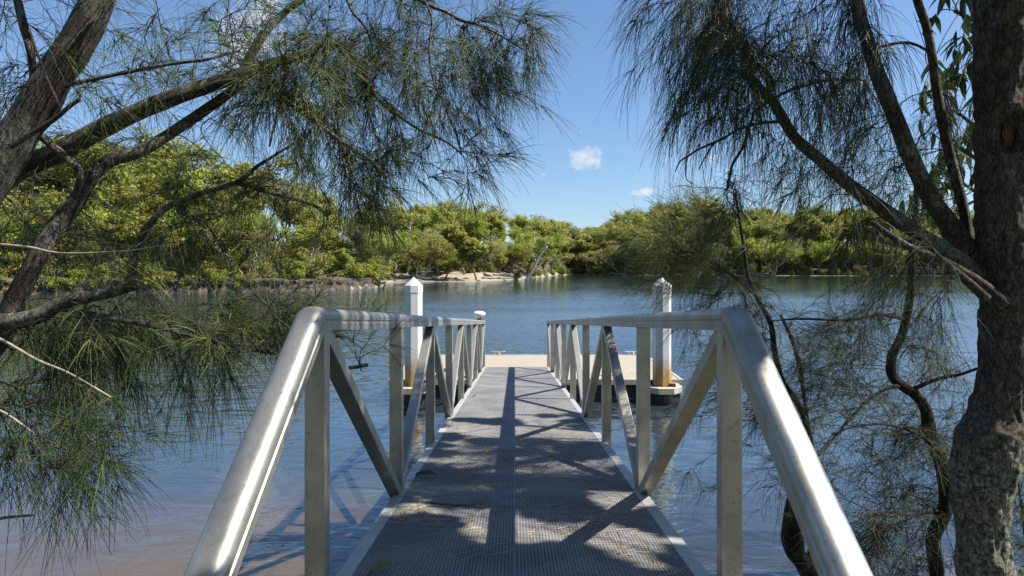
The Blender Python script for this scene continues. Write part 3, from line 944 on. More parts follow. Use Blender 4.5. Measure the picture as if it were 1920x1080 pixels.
for x, y in [(925, 105), (905, 130), (948, 95), (982, 35), (960, 15), (990, 60), (820, 160), (840, 150), (790, 175), (835, 185), (870, 245), (866, 320), (868, 295), (905, 20), (850, 90),
             (780, 300), (760, 310), (690, 330), (655, 330), (640, 345), (710, 270), (880, 120), (860, 70), (940, 140), (900, 165), (870, 140), (970, 70)]:
    spray(T, UP, P(x + random.uniform(-12, 12), y + random.uniform(-10, 10), random.uniform(3.45, 3.8)), (.55, 0, -.7), 90, .27, .0018, .45, .004, 3, .42)
for _ in range(20): spray(T, UP, in_rect(640, 900, -50, 110, 3.3, 4.0), (.4, 0, -.6), 85, .25, .0018, .45, .004, 3, .5)
for _ in range(19): spray(T, UP, in_rect(600, 760, 60, 220, 3.3, 4.0), (.4, 0, -.7), 90, .25, .0018, .45, .004, 3, .5)
for _ in range(18): spray(T, UP, in_rect(540, 730, 210, 350, 3.3, 4.0), (.3, 0, -.6), 80, .25, .0018, .5, .004, 3, .5)
for _ in range(52): spray(T, ALL, in_rect(-20, 620, -60, 250, 3.0, 4.2), (random.uniform(-1, 1), random.uniform(-.4, .4), random.uniform(-.9, .5)), 80, .24, .0018, .4, .004, 3, .55)
for _ in range(14): spray(T, ALL, in_rect(470, 640, 20, 200, 3.1, 3.6), (.3, -.2, -.4), 90, .24, .0018, .4, .004, 3, .6)
for _ in range(34): spray(T, ALL, in_rect(0, 540, 300, 500, 3.3, 4.4), (random.uniform(-.6, .8), random.uniform(-.4, .3), -.4), 70, .25, .0018, .6, .004, 3, .55)
for _ in range(28): spray(T, L4 + L15 + L16, in_rect(-20, 430, 560, 690, 3.12, 3.9), (random.uniform(-.3, .8), random.uniform(-.4, .3), -.7), 74, .27, .0018, .85, .004, 3, .45)
for _ in range(16): spray(T, L4 + L15, in_rect(390, 540, 560, 660, 2.9, 3.6), (.6, 0, -.1), 80, .22, .0018, .3, .004, 3, .5)
for _ in range(14): spray(T, L16 + L17, in_rect(0, 270, 690, 800, 2.8, 3.4), (random.uniform(-.2, .7), 0, -.6), 64, .27, .0018, .7, .004, 3, .5)
for _ in range(12): spray(T, L17 + L23, in_rect(0, 150, 800, 890, 2.7, 3.2), (.6, 0, -.6), 60, .27, .0018, .6, .004, 3, .5)
for x, y in [(660, 660), (675, 640), (690, 655), (645, 640)]: spray(T, L15[-12:], P(x, y, 3.2), (.3, 0, .5), 30, .16, .0013, .1, .003, 2, .5)
T.build(lt, M['needle'])
T2 = Tree()      # sprays in the needle colour with sunlight painted in
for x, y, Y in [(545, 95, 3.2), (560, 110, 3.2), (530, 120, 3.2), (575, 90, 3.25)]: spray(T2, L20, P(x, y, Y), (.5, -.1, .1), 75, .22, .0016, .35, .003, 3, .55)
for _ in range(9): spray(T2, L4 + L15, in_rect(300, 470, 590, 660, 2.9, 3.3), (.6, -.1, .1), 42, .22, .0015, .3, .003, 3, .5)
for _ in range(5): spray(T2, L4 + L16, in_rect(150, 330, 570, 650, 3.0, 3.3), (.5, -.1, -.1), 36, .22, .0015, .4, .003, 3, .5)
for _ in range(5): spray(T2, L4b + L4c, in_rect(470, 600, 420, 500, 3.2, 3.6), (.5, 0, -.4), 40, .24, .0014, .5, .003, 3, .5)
T2.build(lt, M['needle_painted_sun'])
# unseen branches and leaf clumps added over the gangway head to block sky light
L30 = []
for pts in ([(-1.6, 3.3, 4.9), (-1.4, 2.2, 6.0), (-.6, .8, 6.6), (.4, -.8, 6.8)], [(-1.5, 2.6, 5.7), (-2.6, .6, 6.4), (-3.0, -1.6, 6.6)]):
    c_, r_ = catmull([(Vector(p), .09 - .02*i) for i, p in enumerate(pts)], 7)
    m_ = MB(); m_.tube(c_, r_, 8, True, .1); m_.build('branch', M['bark'], lt, True); L30 += c_
cc, cr_, tw2 = [], [], MB()
for _ in range(120):
    p = Vector((random.uniform(-4.6, 1.6), random.uniform(-4, 3.4), random.uniform(5.0, 7.4)))
    if p.y > .3 and (p.z - EYE)/p.y < .56: continue
    if p.y > 1.1: continue
    A = nearest(L30, p, 4); mid = A.lerp(p, .5) + Vector((0, 0, .12))
    tw2.tube([A, A.lerp(mid, .5) + rv(.03), mid, mid.lerp(p, .5) + rv(.03), p], [.012, .010, .008, .006, .003], 5, False)
    cc.append(tuple(p)); cr_.append(random.uniform(.3, .6))
tw2.build('twigs', M['twig'], lt, True)['kind'] = 'stuff'
V, F, tint = leaf_cloud(cc, cr_, 150, .16, .7, 1.0)
V = V.reshape(-1, 4, 3); mid_ = V.mean(1, keepdims=True); b_ = (V[:, 1] - V[:, 3])*.42
V[:, 1] -= b_; V[:, 3] += b_
np_mesh('crown', V.reshape(-1, 3), F, M['needle'], lt, False, tint)['kind'] = 'stuff'  # added clumps out of view, keeping sky light off the deck

# ------------------------------------------------------------------ right she-oak
rt = thing('she_oak_tree', P(1845, 1175, 3.4), 'thick lichen spotted she-oak trunk with curtains of needles standing right of the gangway', 'tree')
T = Tree()
def big_trunk():
    pts = [(1848, 1230, 3.4, 118), (1845, 1170, 3.4, 106), (1842, 1080, 3.4, 98), (1838, 1000, 3.4, 92), (1834, 930, 3.4, 98), (1838, 880, 3.4, 114), (1848, 835, 3.4, 117), (1862, 790, 3.4, 104), (1874, 740, 3.4, 90), (1880, 660, 3.4, 86),
           (1880, 580, 3.4, 92), (1880, 530, 3.4, 104), (1878, 480, 3.4, 98), (1876, 400, 3.4, 92), (1878, 330, 3.4, 98), (1880, 270, 3.4, 104), (1876, 200, 3.4, 98), (1872, 100, 3.4, 96), (1870, 0, 3.4, 95), (1862, -150, 3.4, 90), (1850, -350, 3.4, 80), (1830, -600, 3.4, 60)]
    q = [(P(a + 6, b, Y), w*.92/2*Y/FPX) for a, b, Y, w in pts]
    c, r = catmull(q, 16)
    m = MB(); m.tube(c, r, 72, True, 0)
    # fissured relief and the knot hole where a limb broke off
    hole = P(1862, 258, 3.4) + Vector((0, -.15, 0))
    out_ = []
    nr = 72
    for i, v in enumerate(m.v):
        p = Vector(v); cc = c[min(i//nr, len(c)-1)]
        n = (p - cc); n.z = 0
        if n.length > 1e-6: n.normalize()
        d = -.010*max(0, .35 - abs(mnoise.noise(Vector((p.x*26, p.y*26, p.z*7)))))/.35 + .014*mnoise.fractal(Vector((p.x*22, p.y*22, p.z*8)), 1, 2, 4) + .016*mnoise.noise(Vector((p.x*5, p.y*5, p.z*4)))
        e = Vector(((p.x-hole.x)/.05, (p.y-hole.y)/.12, (p.z-hole.z)/.12)).length
        lip = Vector(((p.x-hole.x)/.07, (p.y-hole.y)/.14, (p.z-hole.z)/.16)).length
        d += .022*max(0, 1-abs(lip-1)*1.6) - .075*max(0, 1-e)**.35 if e < 1 else .022*max(0, 1-abs(lip-1)*1.6)
        out_.append(tuple(p + n*d))
    m.v = out_
    o = m.build('trunk', M['bark_big'], rt, True)
    w = MB()
    for k in range(7):
        x = hole.x - .026 + k*.0087
        hh = .085*math.sqrt(max(.1, 1-((k-3)/3.6)**2))*random.uniform(.55, 1.05)
        w.tube([Vector((x, hole.y+.046 + random.uniform(-.004, .006), hole.z - hh)), Vector((x+.003, hole.y+.048 + random.uniform(-.004, .006), hole.z)), Vector((x+.002, hole.y+.05, hole.z + hh*.9))], [.004, .006, .004], 6)
    w.build('knot_hole', M['wood'], o, True)
    return c
R0 = big_trunk()
R1 = limb(rt, [(1870, 560, 3.4, 40), (1835, 518, 3.4, 34), (1765, 466, 3.4, 30), (1680, 410, 3.45, 27), (1590, 345, 3.5, 24), (1540, 302, 3.5, 22), (1500, 268, 3.5, 20), (1478, 240, 3.5, 19), (1452, 195, 3.5, 18), (1432, 172, 3.5, 16), (1410, 148, 3.5, 12), (1394, 134, 3.5, 6)], 'branch', 'bark', .14)
R1b = limb(rt, [(1438, 182, 3.5, 14), (1443, 160, 3.5, 14), (1436, 140, 3.5, 13), (1408, 112, 3.5, 13), (1385, 80, 3.5, 12), (1370, 45, 3.5, 11), (1345, 0, 3.5, 10), (1325, -50, 3.5, 9), (1300, -140, 3.5, 7)], 'branch', 'bark', .12, 8)
R2 = limb(rt, [(1880, 560, 3.5, 40), (1842, 500, 3.5, 36), (1790, 435, 3.5, 34), (1745, 370, 3.5, 32), (1715, 312, 3.5, 30), (1690, 250, 3.5, 29), (1662, 180, 3.5, 27), (1640, 120, 3.55, 25), (1620, 60, 3.6, 24), (1605, 0, 3.6, 22), (1590, -70, 3.7, 19), (1560, -220, 3.8, 14)], 'branch', 'bark', .12)
R3 = limb(rt, [(1850, 540, 3.55, 22), (1818, 470, 3.6, 19), (1808, 400, 3.6, 17), (1792, 335, 3.6, 17), (1778, 280, 3.6, 17), (1758, 180, 3.6, 16), (1747, 100, 3.6, 15), (1737, 50, 3.6, 14), (1720, 0, 3.6, 14), (1700, -80, 3.6, 12)], 'branch', 'bark', .1)
R4 = limb(rt, [(1880, 570, 3.3, 30), (1835, 530, 3.3, 20), (1770, 490, 3.3, 16), (1715, 468, 3.3, 13), (1665, 438, 3.3, 11), (1638, 418, 3.3, 9)], 'branch', 'bark', .12, 8)
R4b = limb(rt, [(1850, 560, 3.2, 18), (1805, 520, 3.2, 14), (1770, 490, 3.2, 10), (1745, 465, 3.2, 6)], 'branch', 'bark', .12, 8)
R7 = limb(rt, [(1460, 228, 3.5, 7), (1420, 232, 3.5, 6), (1380, 245, 3.5, 5), (1355, 260, 3.5, 5), (1310, 280, 3.5, 4), (1290, 293, 3.5, 4), (1275, 303, 3.5, 3), (1266, 322, 3.5, 2)], 'branch', 'bark', .1, 6)
R7b = limb(rt, [(1356, 260, 3.5, 4), (1340, 268, 3.5, 4), (1325, 290, 3.5, 3), (1310, 318, 3.5, 2)], 'branch', 'bark', .1, 5)
R7c = limb(rt, [(1288, 294, 3.5, 3), (1286, 310, 3.5, 3), (1287, 335, 3.5, 2), (1300, 345, 3.5, 2)], 'branch', 'bark', .1, 5)
R8 = limb(rt, [(1432, 196, 3.5, 5), (1415, 212, 3.5, 5), (1405, 240, 3.5, 5), (1392, 278, 3.5, 5), (1375, 305, 3.5, 5), (1368, 330, 3.5, 5), (1364, 355, 3.5, 4)], 'branch', 'bark', .1, 6)
R9 = limb(rt, [(1450, 185, 3.5, 6), (1480, 170, 3.5, 6), (1520, 158, 3.5, 5), (1560, 150, 3.5, 5), (1620, 150, 3.5, 4)], 'branch', 'bark', .1, 6)
R10 = limb(rt, [(1640, 90, 3.6, 7), (1690, 80, 3.6, 6), (1720, 85, 3.6, 5), (1745, 100, 3.6, 4)], 'branch', 'bark', .1, 6)
RU = R1b + R2[45:] + R1[-25:] + R9
for _ in range(30): spray(T, RU, in_rect(1225, 1420, -70, 90, 3.2, 4.2), (-.5, 0, -.9), 66, .32, .0018, .9, .004, 3, .42)
for _ in range(14): spray(T, RU, in_rect(1280, 1420, 60, 190, 3.3, 3.9), (-.4, 0, -1), 66, .30, .0018, .9, .004, 3, .42)
for _ in range(32): spray(T, RU, in_rect(1380, 1660, -70, 120, 3.2, 4.2), (-.2, 0, -1), 62, .32, .0018, 1.0, .004, 3, .42)
for _ in range(24): spray(T, R1 + R2 + R9, in_rect(1480, 1700, 110, 330, 3.5, 4.4), (-.3, 0, -.7), 80, .25, .0014, .8, .004, 3, .5)
for _ in range(22): spray(T, R2 + R3, in_rect(1640, 1830, 150, 430, 3.8, 4.6), (-.3, 0, -.5), 70, .22, .0014, .6, .004, 3, .55)
for _ in range(7): spray(T, R1 + R4, in_rect(1520, 1720, 340, 430, 3.3, 3.9), (-.3, 0, -.8), 80, .26, .0014, .9, .004, 3, .5)
for x, y in [(1380, 345), (1365, 370), (1350, 360), (1375, 395), (1392, 350), (1370, 330)]: spray(T, R8, P(x, y, 3.5), (-.2, 0, -.8), 85, .22, .0013, .5, .003, 3, .6)
for x, y in [(1455, 250), (1490, 330), (1480, 280), (1465, 255)]: spray(T, R1, P(x, y, 3.5), (-.3, 0, -.9), 75, .24, .0013, .6, .003, 3, .45)
for _ in range(9): spray(T, R4 + R4b, in_rect(1580, 1800, 430, 560, 3.1, 3.8), (-.4, 0, -.7), 60, .24, .0013, .8, .003, 3, .5)
# the crown above the frame, whose shade dapples the gangway
CR = R0[-70:] + R2[-20:] + R1b[-12:]
for _ in range(60):
    spray(T, CR, Vector((random.uniform(2.2, 5.5), random.uniform(.6, 4.0), random.uniform(4.6, 7))), (.1, 0, -.5), 90, .28, .0024, .6, .006, 3, .6)
T.build(rt, M['needle'])

# crooked thin she-oak between the rail and the big trunk
ct = thing('she_oak_sapling', P(1757, 1150, 4.4), 'crooked dark thin she-oak stem with fine needles beside the thick trunk', 'tree')
T = Tree()
S1 = limb(ct, [(1757, 1150, 4.4, 28), (1757, 1080, 4.4, 25), (1750, 1010, 4.4, 25), (1772, 955, 4.4, 24), (1772, 900, 4.4, 24), (1762, 860, 4.4, 24), (1744, 815, 4.4, 23), (1736, 770, 4.4, 21), (1718, 742, 4.4, 20), (1690, 722, 4.4, 18), (1671, 700, 4.4, 17), (1672, 668, 4.4, 16), (1690, 630, 4.4, 15), (1704, 575, 4.4, 14), (1709, 520, 4.4, 13), (1711, 460, 4.4, 12), (1718, 380, 4.4, 10), (1716, 300, 4.4, 7)], 'trunk', 'bark_dark', .14, 9)
S2 = limb(ct, [(1690, 722, 4.4, 9), (1660, 730, 4.3, 6), (1625, 752, 4.2, 5), (1590, 790, 4.1, 5), (1560, 825, 4.0, 4), (1530, 858, 3.9, 4)], 'branch', 'bark_dark', .1, 6)
S3 = limb(ct, [(1715, 728, 4.4, 8), (1760, 710, 4.3, 7), (1800, 702, 4.2, 6), (1835, 690, 4.1, 5)], 'branch', 'bark_dark', .1, 6)
S4 = limb(ct, [(1742, 825, 4.4, 9), (1700, 805, 4.3, 6), (1655, 795, 4.2, 5), (1600, 800, 4.1, 4), (1560, 815, 4.0, 4)], 'branch', 'bark_dark', .1, 6)
S5 = limb(ct, [(1700, 600, 4.4, 7), (1650, 590, 4.3, 6), (1590, 600, 4.2, 5), (1500, 598, 4.1, 4), (1440, 602, 4.0, 3)], 'branch', 'bark_dark', .1, 6)
S6 = limb(ct, [(1770, 955, 4.4, 8), (1720, 965, 4.3, 7), (1680, 985, 4.2, 6), (1640, 1000, 4.1, 4)], 'branch', 'bark_dark', .1, 6)
SA = S1 + S2 + S3 + S4 + S5 + S6
for _ in range(84): spray(T, SA, in_rect(1540, 1815, 590, 880, 4.0, 5.0), (random.uniform(-1, .6), random.uniform(-.4, .4), random.uniform(-.8, .5)), 62, .22, .0014, .3, .0035, 3, .6)
for _ in range(40): spray(T, SA, in_rect(1580, 1790, 880, 1060, 4.0, 4.8), (random.uniform(-1, .6), random.uniform(-.4, .4), random.uniform(-.8, .4)), 65, .22, .0018, .4, .0035, 3, .6)
for _ in range(7): spray(T, SA, in_rect(1600, 1800, 460, 600, 4.2, 5.0), (-.4, 0, -.5), 60, .24, .0014, .5, .0035, 3, .55)
T.build(ct, M['needle_sap'])

# sapling growing from the old stump by the right handrail
st = thing('she_oak_sapling', P(1505, 1090, 4.9), 'forked young she-oak rising from a dark stump just outside the right handrail', 'tree')
T = Tree()
limb(st, [(1540, 1110, 4.9, 50), (1510, 1060, 4.9, 40), (1478, 1018, 4.9, 26), (1480, 975, 4.9, 24), (1488, 930, 4.9, 20), (1492, 905, 4.9, 12)], 'stump', 'bark_dark', .25, 9)
limb(st, [(1500, 1050, 4.85, 20), (1496, 985, 4.85, 15), (1494, 950, 4.85, 9)], 'stump', 'bark_dark', .25, 8)
Q1 = limb(st, [(1520, 1070, 4.9, 18), (1528, 960, 4.9, 13), (1523, 860, 4.9, 12), (1512, 795, 4.9, 11), (1492, 750, 4.9, 11), (1466, 712, 4.9, 11), (1453, 660, 4.9, 11), (1446, 610, 4.9, 10), (1432, 580, 4.9, 9), (1417, 553, 4.9, 9), (1402, 515, 4.9, 8), (1394, 460, 4.9, 7), (1385, 400, 4.9, 5), (1377, 360, 4.9, 4)], 'branch', 'bark_dark', .12, 8)
Q2 = limb(st, [(1516, 810, 4.9, 8), (1508, 745, 4.9, 8), (1497, 680, 4.9, 8), (1482, 630, 4.9, 7), (1463, 590, 4.9, 6)], 'branch', 'twig', .1, 6)
Q3 = limb(st, [(1415, 552, 4.9, 8), (1390, 530, 4.8, 7), (1369, 514, 4.7, 6), (1335, 492, 4.6, 5), (1296, 473, 4.5, 4), (1250, 478, 4.4, 3)], 'branch', 'bark_dark', .1, 6)
QA = Q1[20:] + Q2 + Q3
T2 = Tree()
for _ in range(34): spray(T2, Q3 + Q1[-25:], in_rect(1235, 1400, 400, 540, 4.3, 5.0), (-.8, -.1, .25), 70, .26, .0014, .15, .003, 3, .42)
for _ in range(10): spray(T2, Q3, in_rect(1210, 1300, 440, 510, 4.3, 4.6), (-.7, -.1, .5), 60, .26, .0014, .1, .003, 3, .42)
for _ in range(14): spray(T, Q3 + Q1, in_rect(1290, 1440, 520, 610, 4.4, 5.0), (-.7, 0, -.5), 60, .24, .0014, .4, .003, 3, .5)
for _ in range(46): spray(T, QA, in_rect(1400, 1580, 560, 840, 4.5, 5.3), (random.uniform(-1, .8), 0, random.uniform(-.8, .4)), 60, .22, .0014, .3, .003, 3, .6)
for _ in range(20): spray(T, Q1, in_rect(1290, 1440, 600, 900, 4.7, 5.4), (-.7, 0, random.uniform(-.8, .1)), 55, .24, .0014, .4, .003, 3, .5)
for _ in range(16): spray(T, Q1, in_rect(1460, 1640, 850, 1060, 4.5, 5.2), (random.uniform(-.8, .8), 0, random.uniform(-.6, .4)), 55, .22, .0018, .4, .003, 3, .6)
T.build(st, M['needle_sap'])
T2.build(st, M['needle_painted_sun'])

# broad-leaved tree behind the trunk
bt = thing('broad_leaved_tree', P(2060, 900, 5.6), 'broad leaved tree with long drooping green leaves behind the thick trunk', 'tree')
B1 = limb(bt, [(2060, 900, 5.6, 40), (2040, 500, 5.6, 32), (2000, 250, 5.6, 24), (1920, 100, 5.6, 14), (1850, 50, 5.6, 10), (1790, 20, 5.6, 7)], 'trunk', 'bark', .1, 8)
B2 = limb(bt, [(2010, 270, 5.6, 14), (1920, 260, 5.6, 10), (1840, 240, 5.6, 8), (1800, 215, 5.6, 6), (1770, 200, 5.6, 4)], 'branch', 'bark', .1, 6)
B3 = limb(bt, [(2035, 450, 5.6, 14), (1930, 400, 5.6, 10), (1850, 370, 5.6, 8), (1800, 340, 5.6, 6)], 'branch', 'bark', .1, 6)
tw = MB()
def leaf_mesh():
    n = 6; L, Wd = .21, .026
    V, F = [], []
    for i in range(n+1):
        s = i/n
        w = Wd*math.sin(math.pi*min(1, s**.75))**.9 + (.0015 if s < .1 else 0)
        z = -.05*s*s
        V += [(-w, s*L, z+.006), (0, s*L, z), (w, s*L, z+.006)]
    for i in range(n):
        a = i*3
        F += [(a, a+1, a+4, a+3), (a+1, a+2, a+5, a+4)]
    me = bpy.data.meshes.new('leaf'); me.from_pydata(V, [], F); me.materials.append(M['leaf_big'])
    me.polygons.foreach_set('use_smooth', np.ones(len(F), dtype=bool))
    return me
LM = leaf_mesh()
def add_leaf(p, d, root, sc=1.0):
    o = bpy.data.objects.new('leaf', LM); COL.objects.link(o); o.parent = root
    o.location = p - root.location
    q = Vector(d).to_track_quat('Y', 'Z').to_matrix() @ Matrix.Rotation(random.uniform(-1.2, 1.2), 3, 'Y')
    o.rotation_euler = q.to_euler(); o.scale = (sc, sc, sc)
nl = 0
for _ in range(44):
    Lm = random.choice([B1[-20:], B1[-14:], B2, B3])
    tgt = P(random.uniform(1690, 1850), random.uniform(-30, 460), random.uniform(5.2, 6.1))
    A = nearest(Lm, tgt, 4)
    pts = [A.lerp(tgt, s) + Vector((0, 0, .1*math.sin(s*3.1))) for s in np.linspace(0, 1, 7)]
    tw.tube(pts, [.006, .005, .005, .004, .003, .003, .002], 5, False)
    for k in range(6):
        s = random.uniform(.55, 1.0)
        p = A.lerp(tgt, s) + Vector((0, 0, .1*math.sin(s*3.1)))
        add_leaf(p, (random.uniform(-.7, .7), random.uniform(-.6, .6), random.uniform(-1, -.15)), bt, random.uniform(.75, 1.2)); nl += 1
# unseen limbs added above the frame, leaf clumps placed to dapple the deck
def limb3(pts, r0, r1):
    c, r = catmull([(Vector(p), r0 + (r1 - r0)*i/(len(pts)-1)) for i, p in enumerate(pts)], 7)
    m_ = MB(); m_.tube(c, r, 8, True, .1); m_.build('branch', M['bark'], bt, True); return c
B4 = limb3([P(2040, 500, 5.6), (5.6, 5.2, 4.6), (5.2, 4.4, 6.2), (4.6, 3.6, 7.0), (3.6, 2.8, 7.4), (2.4, 2.2, 7.4)], .10, .03)
B5 = limb3([(5.3, 4.6, 5.9), (5.0, 5.0, 6.6), (4.5, 5.4, 7.2), (3.6, 5.6, 7.5)], .06, .02)
cc, cr_ = [], []
for _ in range(108):
    gx, gy = random.uniform(-1.75, .95), random.uniform(.9, 6.3)
    z = max(4.7, 2.75 + .56*gy) + random.uniform(.15, .9)
    if _ >= 88: gx, gy = random.uniform(-.7, .8), random.uniform(1.3, 3.1); z = max(4.7, 2.75 + .56*gy) + random.uniform(.15, .9)
    p = Vector((gx + .82*(z-1.35), gy - .09*(z-1.35), z))
    if p.y < .5 or (-.5 < gx < .38 and .9 < gy < 1.85) or (.05 < gx < .5 and 2.5 < gy < 3.0) or (-.55 < gx < -.2 and 2.6 < gy < 3.1): continue
    r = random.uniform(.10, .22)
    A = nearest(B4 + B5, p, 4); mid = A.lerp(p, .5) + Vector((0, 0, .15))
    tw.tube([A, A.lerp(mid, .5) + rv(.03), mid, mid.lerp(p, .5) + rv(.03), p], [.012, .010, .008, .006, .003], 5, False)
    cc.append(tuple(p)); cr_.append(r)
V, F, tint = leaf_cloud(cc, cr_, 135, .075, .8, 1.35)
np_mesh('crown', V, F, M['leaf_big'], bt, False, tint)['kind'] = 'stuff'  # added leaf clumps out of view, laid out by their shadows
tw.build('twigs', M['twig'], bt, True)['kind'] = 'stuff'

# dark shrub at the foot of the big trunk and grass tufts
sh = thing('shrub', P(1985, 1100, 3.9), 'dark bushy undergrowth in the shade right of the thick trunk', 'shrub')
T = Tree()
cores = []
for k in range(9):
    a = P(1960 + 10*k, 1140, 3.9); b = P(1890 + 16*k, random.uniform(740, 980), random.uniform(3.8, 4.4))
    pts = [a.lerp(b, s) + rv(.015) for s in np.linspace(0, 1, 8)]
    T.tw.tube(pts, [.012*(1-.7*s) for s in np.linspace(0, 1, 8)], 5, False); cores += pts
for _ in range(50): spray(T, cores, in_rect(1885, 2080, 760, 1120, 3.75, 4.5), (random.uniform(-1, .4), random.uniform(-.5, .2), random.uniform(-.3, .7)), 75, .22, .0016, .35, .003, 3, .6)
T.build(sh, M['needle'])

def grass_tuft(p, n, H, label, grp):
    B, D, L, R, G, Tt = [], [], [], [], [], []
    for _ in range(n):
        q = p + Vector((random.gauss(0, .05), random.gauss(0, .05), 0))
        B.append(q); D.append(Vector((random.gauss(0, .45), random.gauss(0, .45), 1))); L.append(H*random.uniform(.5, 1.2)); R.append(.0028*random.uniform(.7, 1.2)); G.append(random.uniform(.3, .9)); Tt.append(random.random())
    r = thing('grass_tuft', p, label, 'grass', grp)
    o = needles_mesh('blades', B, D, L, R, G, Tt, M['needle_sap'], r)
for (px, py, Y), lab in zip([(1690, 1090, 4.3), (1620, 1095, 4.5), (1745, 1100, 4.1), (1905, 1080, 3.6), (1570, 1095, 4.7)],
                            ['long bladed grass tuft left of the crooked stem at the bottom edge', 'sparse grass tuft between the stump and the crooked stem',
                             'grass tuft at the foot of the crooked thin stem', 'dark grass tuft at the foot of the thick lichen trunk', 'short grass tuft right beside the dark stump']):
    q = P(px, py, Y); q.z = ground_z(q.x, q.y)[0]
    grass_tuft(q, 46, .55, lab, 'grass tufts on the near bank')

# ------------------------------------------------------------------ litter on the gangway deck
lit = MB()
for _ in range(360):
    y = 2.15 + abs(random.gauss(0, 2.0)); x = random.uniform(-.62, .68)
    if y > 9.5: continue
    for _ in range(random.choice([1, 1, 1, 1, 2, 4])):
        a = random.uniform(0, 6.28); k = random.gauss(0, 5.0); Ls = random.uniform(.06, .26)
        px_, py_ = x + random.gauss(0, .025), y + random.gauss(0, .025)
        pts = []
        for q in range(8):
            pts.append(Vector((px_, py_, deck_z(py_) + .002 + .004*math.sin(q*.45))))
            px_ += math.cos(a)*Ls/7; py_ += math.sin(a)*Ls/7; a += k*Ls/7
        lit.tube(pts, [random.uniform(.0008, .0015)]*8, 3, False)
o = lit.build('fallen_needles', M['dry_litter'])
tag(o, 'dry tan she-oak needles scattered over the mesh deck', 'needles', kind='stuff')

def dead_leaf(p, ang, L, W, mat, label):
    V, F = [], []
    n = 8
    for i in range(n+1):
        s = i/n
        w = W*math.sin(math.pi*s**.8)
        for j, t in enumerate((-1, -.4, .4, 1)):
            V.append((s*L - L/2, t*w, .016*abs(t)**1.5 + .022*math.sin(s*3.3)*(.5+.5*s) + .004*math.sin(s*9+t)))
    for i in range(n):
        for j in range(3):
            a = i*4+j; F.append((a, a+1, a+5, a+4))
    me = bpy.data.meshes.new('fallen_leaf'); me.from_pydata(V, [], F); me.materials.append(mat)
    me.polygons.foreach_set('use_smooth', np.ones(len(F), dtype=bool))
    o = bpy.data.objects.new('fallen_leaf', me); COL.objects.link(o)
    m_ = o.modifiers.new('thick', 'SOLIDIFY'); m_.thickness = .001
    o.location = p; o.rotation_euler = (0, -math.atan(TAN)*0, ang)
    tag(o, label, 'leaf', 'leaves lying on the mesh deck')
def on_deck(px, py):
    Y = FPX/(py - 605); return Vector(((px-CX)*Y/FPX, Y, deck_z(Y) + .004))
dead_leaf(on_deck(798, 894), .15, .13, .028, simple_mat('dead_leaf_brown', (.13, .09, .06), .7), 'curled brown dead leaf near the left edge of the mesh deck')
dead_leaf(on_deck(712, 1073), .9, .11, .016, simple_mat('fading_leaf', (.20, .21, .09), .6), 'narrow fading green leaf at the bottom left of the mesh deck')
dead_leaf(on_deck(890, 745), .5, .05, .018, simple_mat('rust_leaf', (.22, .12, .05), .7), 'tiny rusty leaf scrap on the sunlit far part of the deck')

# twig lying on the deck
c = MB(); q = on_deck(850, 948)
c.tube([q + Vector((x, y, .004 - TAN*y)) for x, y in ((-.16, .03), (-.05, .0), (.03, -.02), (.12, -.01))], [.003, .004, .0035, .002], 6)
tag(c.build('fallen_twig', M['twig'], None, True), 'thin brown twig lying on the left half of the mesh deck', 'twig')

# ------------------------------------------------------------------ far shore trees
def far_tree_proto(seed, style):
    """unit tree, 10 m tall, at the origin: returns (trunk mesh, crown mesh)"""
    rd = random.Random(seed)
    H = 10.0
    mb = MB(); tips = []
    def grow(p, d, L, r, lev):
        pts = [p]; dd = d.copy(); n = 5
        for i in range(n):
            dd = (dd + Vector((rd.gauss(0, .16), rd.gauss(0, .16), rd.gauss(0, .1)+.05))).normalized()
            pts.append(pts[-1] + dd*L/n)
        mb.tube(pts, [r*(1 - .45*i/n) for i in range(n+1)], 6 if lev < 2 else 4, False)
        if lev >= 2:
            tips.append((pts[-1], lev)); tips.append((pts[3], lev))
        if lev == 3: return
        k = rd.choice([3, 4]) if lev else style['forks']
        for j in range(k):
            a = 2*math.pi*(j + rd.random()*.7)/k
            side = Vector((math.cos(a), math.sin(a), 0))
            up = style['up']
            nd = (side*style['spread']*(1 + .35*lev*0) + dd*.55 + Vector((0, 0, up*(1 - .25*lev)))).normalized()
            s = rd.choice([2, 3, 4, 5, 5]) if lev else rd.choice([3, 4, 5, 5])
            grow(pts[s], nd, L*rd.uniform(.55, .8)*(style['lim'] if lev == 0 else 1), r*.52, lev+1)
    nst = style.get('stems', 1)
    for q in range(nst):
        a = rd.random()*6.28
        lean = Vector((math.cos(a)*style['lean'], math.sin(a)*style['lean'], 1)).normalized()
        grow(Vector((rd.gauss(0, .25)*(nst > 1), rd.gauss(0, .25)*(nst > 1), -.3)), lean, style['trunk'], .19 if nst == 1 else .12, 0)
    zmax = max(t[0].z for t in tips) + .6
    sc = H/zmax
    mb.v = [(x*sc, y*sc, z*sc) for x, y, z in mb.v]
    cs = [(t[0]*sc) for t in tips if t[0].z*sc > style.get('low', 2.0)]
    rd.shuffle(cs)
    cs = cs[:style['clumps']]
    V, F, tint = leaf_cloud([tuple(c) for c in cs], [rd.uniform(.55, 1.05)*style['cr'] for _ in cs], style['per'], style['leaf'], .7, style.get('elong', 1))
    return mb, V, F, tint

def to_mesh(name, mb, mat):
    me = bpy.data.meshes.new(name); me.from_pydata(mb.v, [], mb.f); me.materials.append(mat)
    me.polygons.foreach_set('use_smooth', np.ones(len(mb.f), dtype=bool)); return me

def quads_mesh(name, V, F, tint, mat):
    o = np_mesh(name, V, F, mat, None, False, tint); me = o.data
    bpy.data.objects.remove(o); return me

